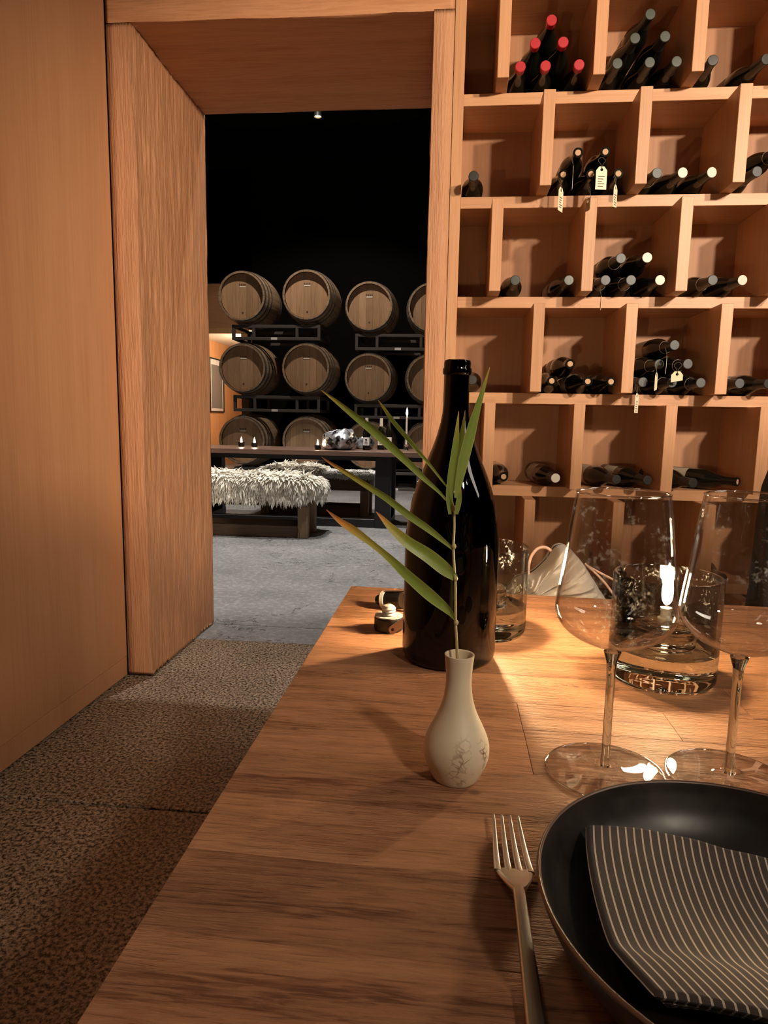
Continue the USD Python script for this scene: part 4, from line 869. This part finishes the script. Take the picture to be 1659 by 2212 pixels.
def fleece(label, x0, x1, y0, y1, zlo, zhi, n, length, seed, wid, material='wool', power=.38, lumps=.05):
    """A sheepskin over a bench: a rounded lumpy mass that hangs over the front and the ends, covered with combed tufts of wool."""
    c = np.array([(x0+x1)/2, (y0+y1)/2, (zlo+zhi)/2]); h = np.array([(x1-x0)/2, (y1-y0)/2, (zhi-zlo)/2])
    t = thing('sheepskin', label, 'sheepskin', tuple(c), group='sheepskins on the benches')
    def surf(d):
        q = np.sign(d)*np.abs(d)**power; q /= np.maximum(np.linalg.norm(q, axis=1, keepdims=True), 1e-9)
        k = (np.abs(q)**(2/power)).sum(1, keepdims=True)**(-power/2)
        p = q*k*h
        g = np.sign(p)*(np.abs(p)/h)**(2/power-1)/h; g /= np.maximum(np.linalg.norm(g, axis=1, keepdims=True), 1e-9)
        w = p+c
        return w+g*((meshkit.fbm(w*7, 3, seed)-.5)*lumps*2)[:, None], g
    s0 = trimesh.creation.icosphere(5); p, g = surf(s0.vertices)
    obj('hide', trimesh.Trimesh(p-g*.012, s0.faces, process=False), material, t, smooth=True, world=True)
    r = np.random.default_rng(seed); nn = n*6
    fac = r.integers(0, 3, nn)                                          # points evenly on the box, pushed on to the mass
    u = r.uniform(-1, 1, (nn, 3)); sg = np.where(r.random(nn) < .5, -1.0, 1.0)
    ar = np.array([h[1]*h[2], h[0]*h[2], h[0]*h[1]]); keep = r.random(nn) < (ar/ar.max())[fac]
    u[np.arange(nn), fac] = sg; u = (u*h)[keep]; sel = (u[:, 1] < h[1]*.2) | (u[:, 2] > 0); u = u[sel][:n]
    d = u/h; d = np.sign(d)*np.abs(d)**(1/power); d /= np.linalg.norm(d, axis=1, keepdims=True)
    p, g = surf(d); ok = g[:, 2] > -.55; p, g = p[ok], g[ok]
    obj('wool', locks(p, g, length, wid, seed+1), material, t, smooth=True, world=True, kind='stuff')
fleece('long shaggy cream sheepskin draped over the nearer bench', -2.75, -1.13, 5.56, 6.06, .315, .535, 9000, .085, 21, .0105)
fleece('cream woolly sheepskin on the farther bench', -2.07, -1.36, 6.97, 7.42, .42, .515, 5000, .075, 31, .0095)
fleece('short-haired white hide hanging over the end of the farther bench', -1.40, -.82, 6.98, 7.42, .40, .485, 5000, .028, 41, .006, material='hide_white', lumps=.02)

# things on the cellar table
def tealight(label, loc):
    t = thing('tealight_holder', label, 'candle holder', loc, group='lit tealights on the cellar table')
    obj('cup', lathe([(0, .0005), (.026, .0), (.031, .006), (.033, .045), (.031, .045), (.029, .010), (0, .008)], 28), 'gunmetal', t)
    obj('tealight', lathe([(0, .0085), (.019, .0085), (.019, .030), (0, .030)], 24), 'candle_wax', t)
    obj('flame', lathe([(0, .031), (.009, .040), (.0115, .054), (.008, .074), (0, .100)], 16), 'far_flame', t, smooth=True)
tealight('lit tealight, first of two at the corridor end of the cellar table', (-2.16, 6.72, .7395))
tealight('lit tealight in a dark cup, second of the pair on the cellar table', (-2.01, 6.68, .7395))
tealight('lone lit tealight beside the crumpled silver pot', (-1.30, 6.42, .7395))
cs = thing('candlestick', 'slim taper candle burning in a small metal candlestick on the cellar table', 'candlestick', (-.455, 6.70, .7395))
obj('holder', lathe([(0, .0005), (.030, .0), (.032, .004), (.012, .012), (.010, .030), (.018, .042), (.024, .055), (.024, .060), (.013, .060), (.012, .050), (0, .050)], 28), 'chrome', cs)
obj('taper', lathe([(0, .0505), (.0115, .0505), (.0100, .330), (.0060, .336), (0, .336)], 20), 'candle_wax', cs)
obj('flame', lathe([(0, .338), (.009, .350), (.0125, .366), (.009, .394), (0, .426)], 16), 'far_flame', cs, smooth=True)
def pot(label, loc, s, seed):
    t = thing('crumpled_pot', label, 'pot', loc, group='crumpled silver pots on the cellar table')
    k, n = 44, 64; P = np.zeros((k, n, 3))
    prof = spline([(.02, 0), (.13, .0), (.165, .05), (.170, .11), (.150, .165), (.120, .185), (.105, .175), (.12, .12), (.10, .04), (.02, .025)], k)
    for i in range(k):
        for j in range(n):
            a = j*2*PI/n; r, z = prof[i]
            d = meshkit.fbm(np.array([[math.cos(a)*1.9, math.sin(a)*1.9, z*11]]), 3, seed)[0]-.5
            rr = r*(1+.42*d) if r > .03 else r
            P[i, j] = (rr*math.cos(a), rr*.9*math.sin(a), z*(1+.35*(meshkit.noise(np.array([[math.cos(a)*1.4, math.sin(a)*1.4, 3.0]]), seed+9)[0]-.5)))
    P *= s; v = P.reshape(-1, 3); f = []
    for i in range(k-1):
        for j in range(n):
            a, b, c, e = i*n+j, i*n+(j+1) % n, (i+1)*n+(j+1) % n, (i+1)*n+j; f += [(a, b, c), (a, c, e)]
    o = len(v); v = np.vstack([v, P[0].mean(0), P[-1].mean(0)])
    for j in range(n): f += [(o, (j+1) % n, j), (o+1, (k-1)*n+j, (k-1)*n+(j+1) % n)]
    v[:, 2] -= v[:, 2].min()
    obj('pot_body', trimesh.Trimesh(v, f, process=False), 'crumpled_silver', t, smooth=True)
pot('large crumpled black and silver pot on the cellar table', (-1.115, 6.52, .7395), .98, 3)
pot('smaller crumpled black and silver pot beside the large one, behind a bottle', (-.90, 6.80, .7395), .62, 8)
def table_bottle(label, loc, foil):
    t = thing('wine_bottle', label, 'wine bottle', loc, group='bottles on the cellar table')
    obj('glass_body', lathe(BODY + [(.0135, BL-.004), (0, BL-.004)], 28), 'bottle_black', t)
    obj('capsule', lathe([(.0182, .232), (.0184, .233), (.0160, .252), (.0158, BL+.018), (.0150, BL+.020), (0, BL+.020)], 24), foil, t)
    pl = obj('paper_label', lathe([(.0377, .045), (.0381, .045), (.0381, .125), (.0377, .125)], 20, -PI/2-1.0, -PI/2+1.0), 'white_paper', t, smooth=40)
    e = [bx(-.009, .009, -.0392, -.0384, .093, .110)]+[bx(-.014, .014, -.0392, -.0384, z, z+.003) for z in (.080, .072, .060)]
    obj('label_print', cat(*e), 'ink', pl, smooth=False)
table_bottle('white-labelled wine bottle with silver capsule, first of the bottles on the cellar table', (-.845, 6.60, .7395), 'cream_foil')
table_bottle('wine bottle with silver capsule behind the reed leaf on the cellar table', (-.715, 6.74, .7395), 'cream_foil')
table_bottle('dark-capped wine bottle last of the three on the cellar table', (-.645, 6.83, .7395), 'dark_foil')

# ------------------------------------------------------------------ lamps
def spot(label, loc, aim, intensity, col, cone=35, radius=.03, soft=.3, group=None, top=None):
    """An out-of-view cylinder spot under a ceiling: housing, lens ring and the lamp's own light."""
    d = np.array(aim, float)-np.array(loc, float); d /= np.linalg.norm(d)
    t = thing('ceiling_spot', label, 'spotlight', matrix=frame(loc, -d, (0, 0, 1) if abs(d[2]) < .95 else (1, 0, 0)), group=group)
    obj('housing', lathe([(radius+.012, -.012), (radius+.016, -.012), (radius+.016, .11), (0, .11), (0, .104), (radius+.012, .104), (radius+.012, -.012)], 28), 'lamp_body', t)
    l = UsdLux.SphereLight.Define(stage, t.GetPath().AppendChild('bulb'))
    l.CreateRadiusAttr(radius); l.CreateIntensityAttr(intensity); l.CreateColorAttr(Gf.Vec3f(*col)); l.AddTranslateOp().Set(Gf.Vec3d(0, 0, .02))
    s = UsdLux.ShapingAPI.Apply(l.GetPrim()); s.CreateShapingConeAngleAttr(cone); s.CreateShapingConeSoftnessAttr(soft)
    return t
def downlight(label, loc, intensity, col, radius=.06):
    t = thing('recessed_light', label, 'ceiling light', loc, group='added fill lights at the ceiling')
    obj('ring', lathe([(radius, -.004), (radius+.014, -.004), (radius+.014, -.0005), (radius, -.0005), (radius, -.004)], 32), 'lamp_body', t)
    l = UsdLux.DiskLight.Define(stage, t.GetPath().AppendChild('lens'))
    l.CreateRadiusAttr(radius-.004); l.CreateIntensityAttr(intensity); l.CreateColorAttr(Gf.Vec3f(*col)); l.AddTranslateOp().Set(Gf.Vec3d(0, 0, -.006))
WARM, SOFT = (1.0, .83, .64), (1.0, .83, .64)
spot('unseen ceiling spotlight over the far side of the table aimed at the wine wall', (2.15, -.50, 2.46), (.35, YS, 1.5), SPOT_SHELF, WARM, cone=28, radius=.07, soft=.6)
spot('unseen ceiling spotlight over the near side of the table aimed at the wine wall', (1.72, -.80, 2.46), (.30, YS, 1.5), SPOT_SHELF, WARM, cone=28, radius=.07, soft=.6)
spot('unseen ceiling spotlight placed to brighten the panelled wall', (1.3, -1.2, 2.46), (XW, 1.7, 1.0), WALL_SPOT, WARM, cone=24, radius=.1, soft=.8)
downlight('added ceiling fill light behind the dining table', (0.2, -2.2, ZC), FILL_DINING, SOFT, .14)
downlight('added ceiling fill light between the table and the panelled wall', (-.6, .4, ZC), FILL_DINING, SOFT, .14)
lp = thing('linear_pendant', 'unseen linear pendant lamp hanging over the far half of the dining table', 'pendant lamp', (1.8, .3, 1.8))
obj('housing', cat(bx(.98, 2.62, .165, .435, 1.832, 1.87, .004), bx(.98, 2.62, .165, .176, 1.792, 1.834), bx(.98, 2.62, .424, .435, 1.792, 1.834), bx(.98, .991, .176, .424, 1.792, 1.834), bx(2.609, 2.62, .176, .424, 1.792, 1.834)), 'lamp_body', lp, world=True, smooth=False)
obj('diffuser', bx(1.0, 2.6, .185, .415, 1.80, 1.8315, .006), 'pendant_glow', lp, world=True)
for x in (1.2, 2.4): obj('cable', tube([(x, .3, 1.87), (x, .3, ZC-.001)], .0025, 6), 'lamp_body', lp, world=True)
spot('unseen cellar spotlight over the long table', (-1.2, 5.2, 5.05), (-1.3, 6.2, .4), SPOT_CELLAR*2.2, (1, .93, .84), cone=36)
spot('unseen cellar spotlight in front of the barrel racks', (-1.75, 8.1, 5.05), (-1.9, 9.6, 1.2), SPOT_CELLAR*.95, (1, .82, .64), cone=55)
spot('unseen cellar spotlight behind the long table, lighting the farther bench', (-1.3, 8.3, 5.05), (-1.45, 7.2, .5), SPOT_CELLAR*.5, (1, .95, .88), cone=24)
spot('unseen cellar spotlight over the bare floor by the passage', (-.6, 4.2, 5.05), (-.8, 4.6, 0), SPOT_CELLAR*1.15, (1, .95, .88), cone=46)
lamp = thing('pendant_spot', 'small lit lamp hanging high in the dark cellar', 'lamp', (-1.33, 6.5, 3.83))
obj('shade', lathe([(.034, -.03), (.037, -.03), (.030, .06), (.012, .07), (0, .07), (0, .064), (.010, .064), (.028, .055), (.034, -.03)], 28), 'lamp_body', lamp)
obj('bulb', trimesh.creation.icosphere(3, .033), 'spot_lens', lamp, smooth=True)
obj('rod', tube([(0, 0, .07), (0, 0, 1.369)], .004, 8), 'lamp_body', lamp)
gl = thing('globe_lamp', 'unseen globe lamp hung out of view to light the corridor', 'lamp', (-3.62, 12.7, 2.1))
obj('globe', trimesh.creation.icosphere(3, .09), 'corridor_glow', gl, smooth=True)
obj('rod', tube([(0, 0, .09), (0, 0, .459)], .006, 8), 'lamp_body', gl)
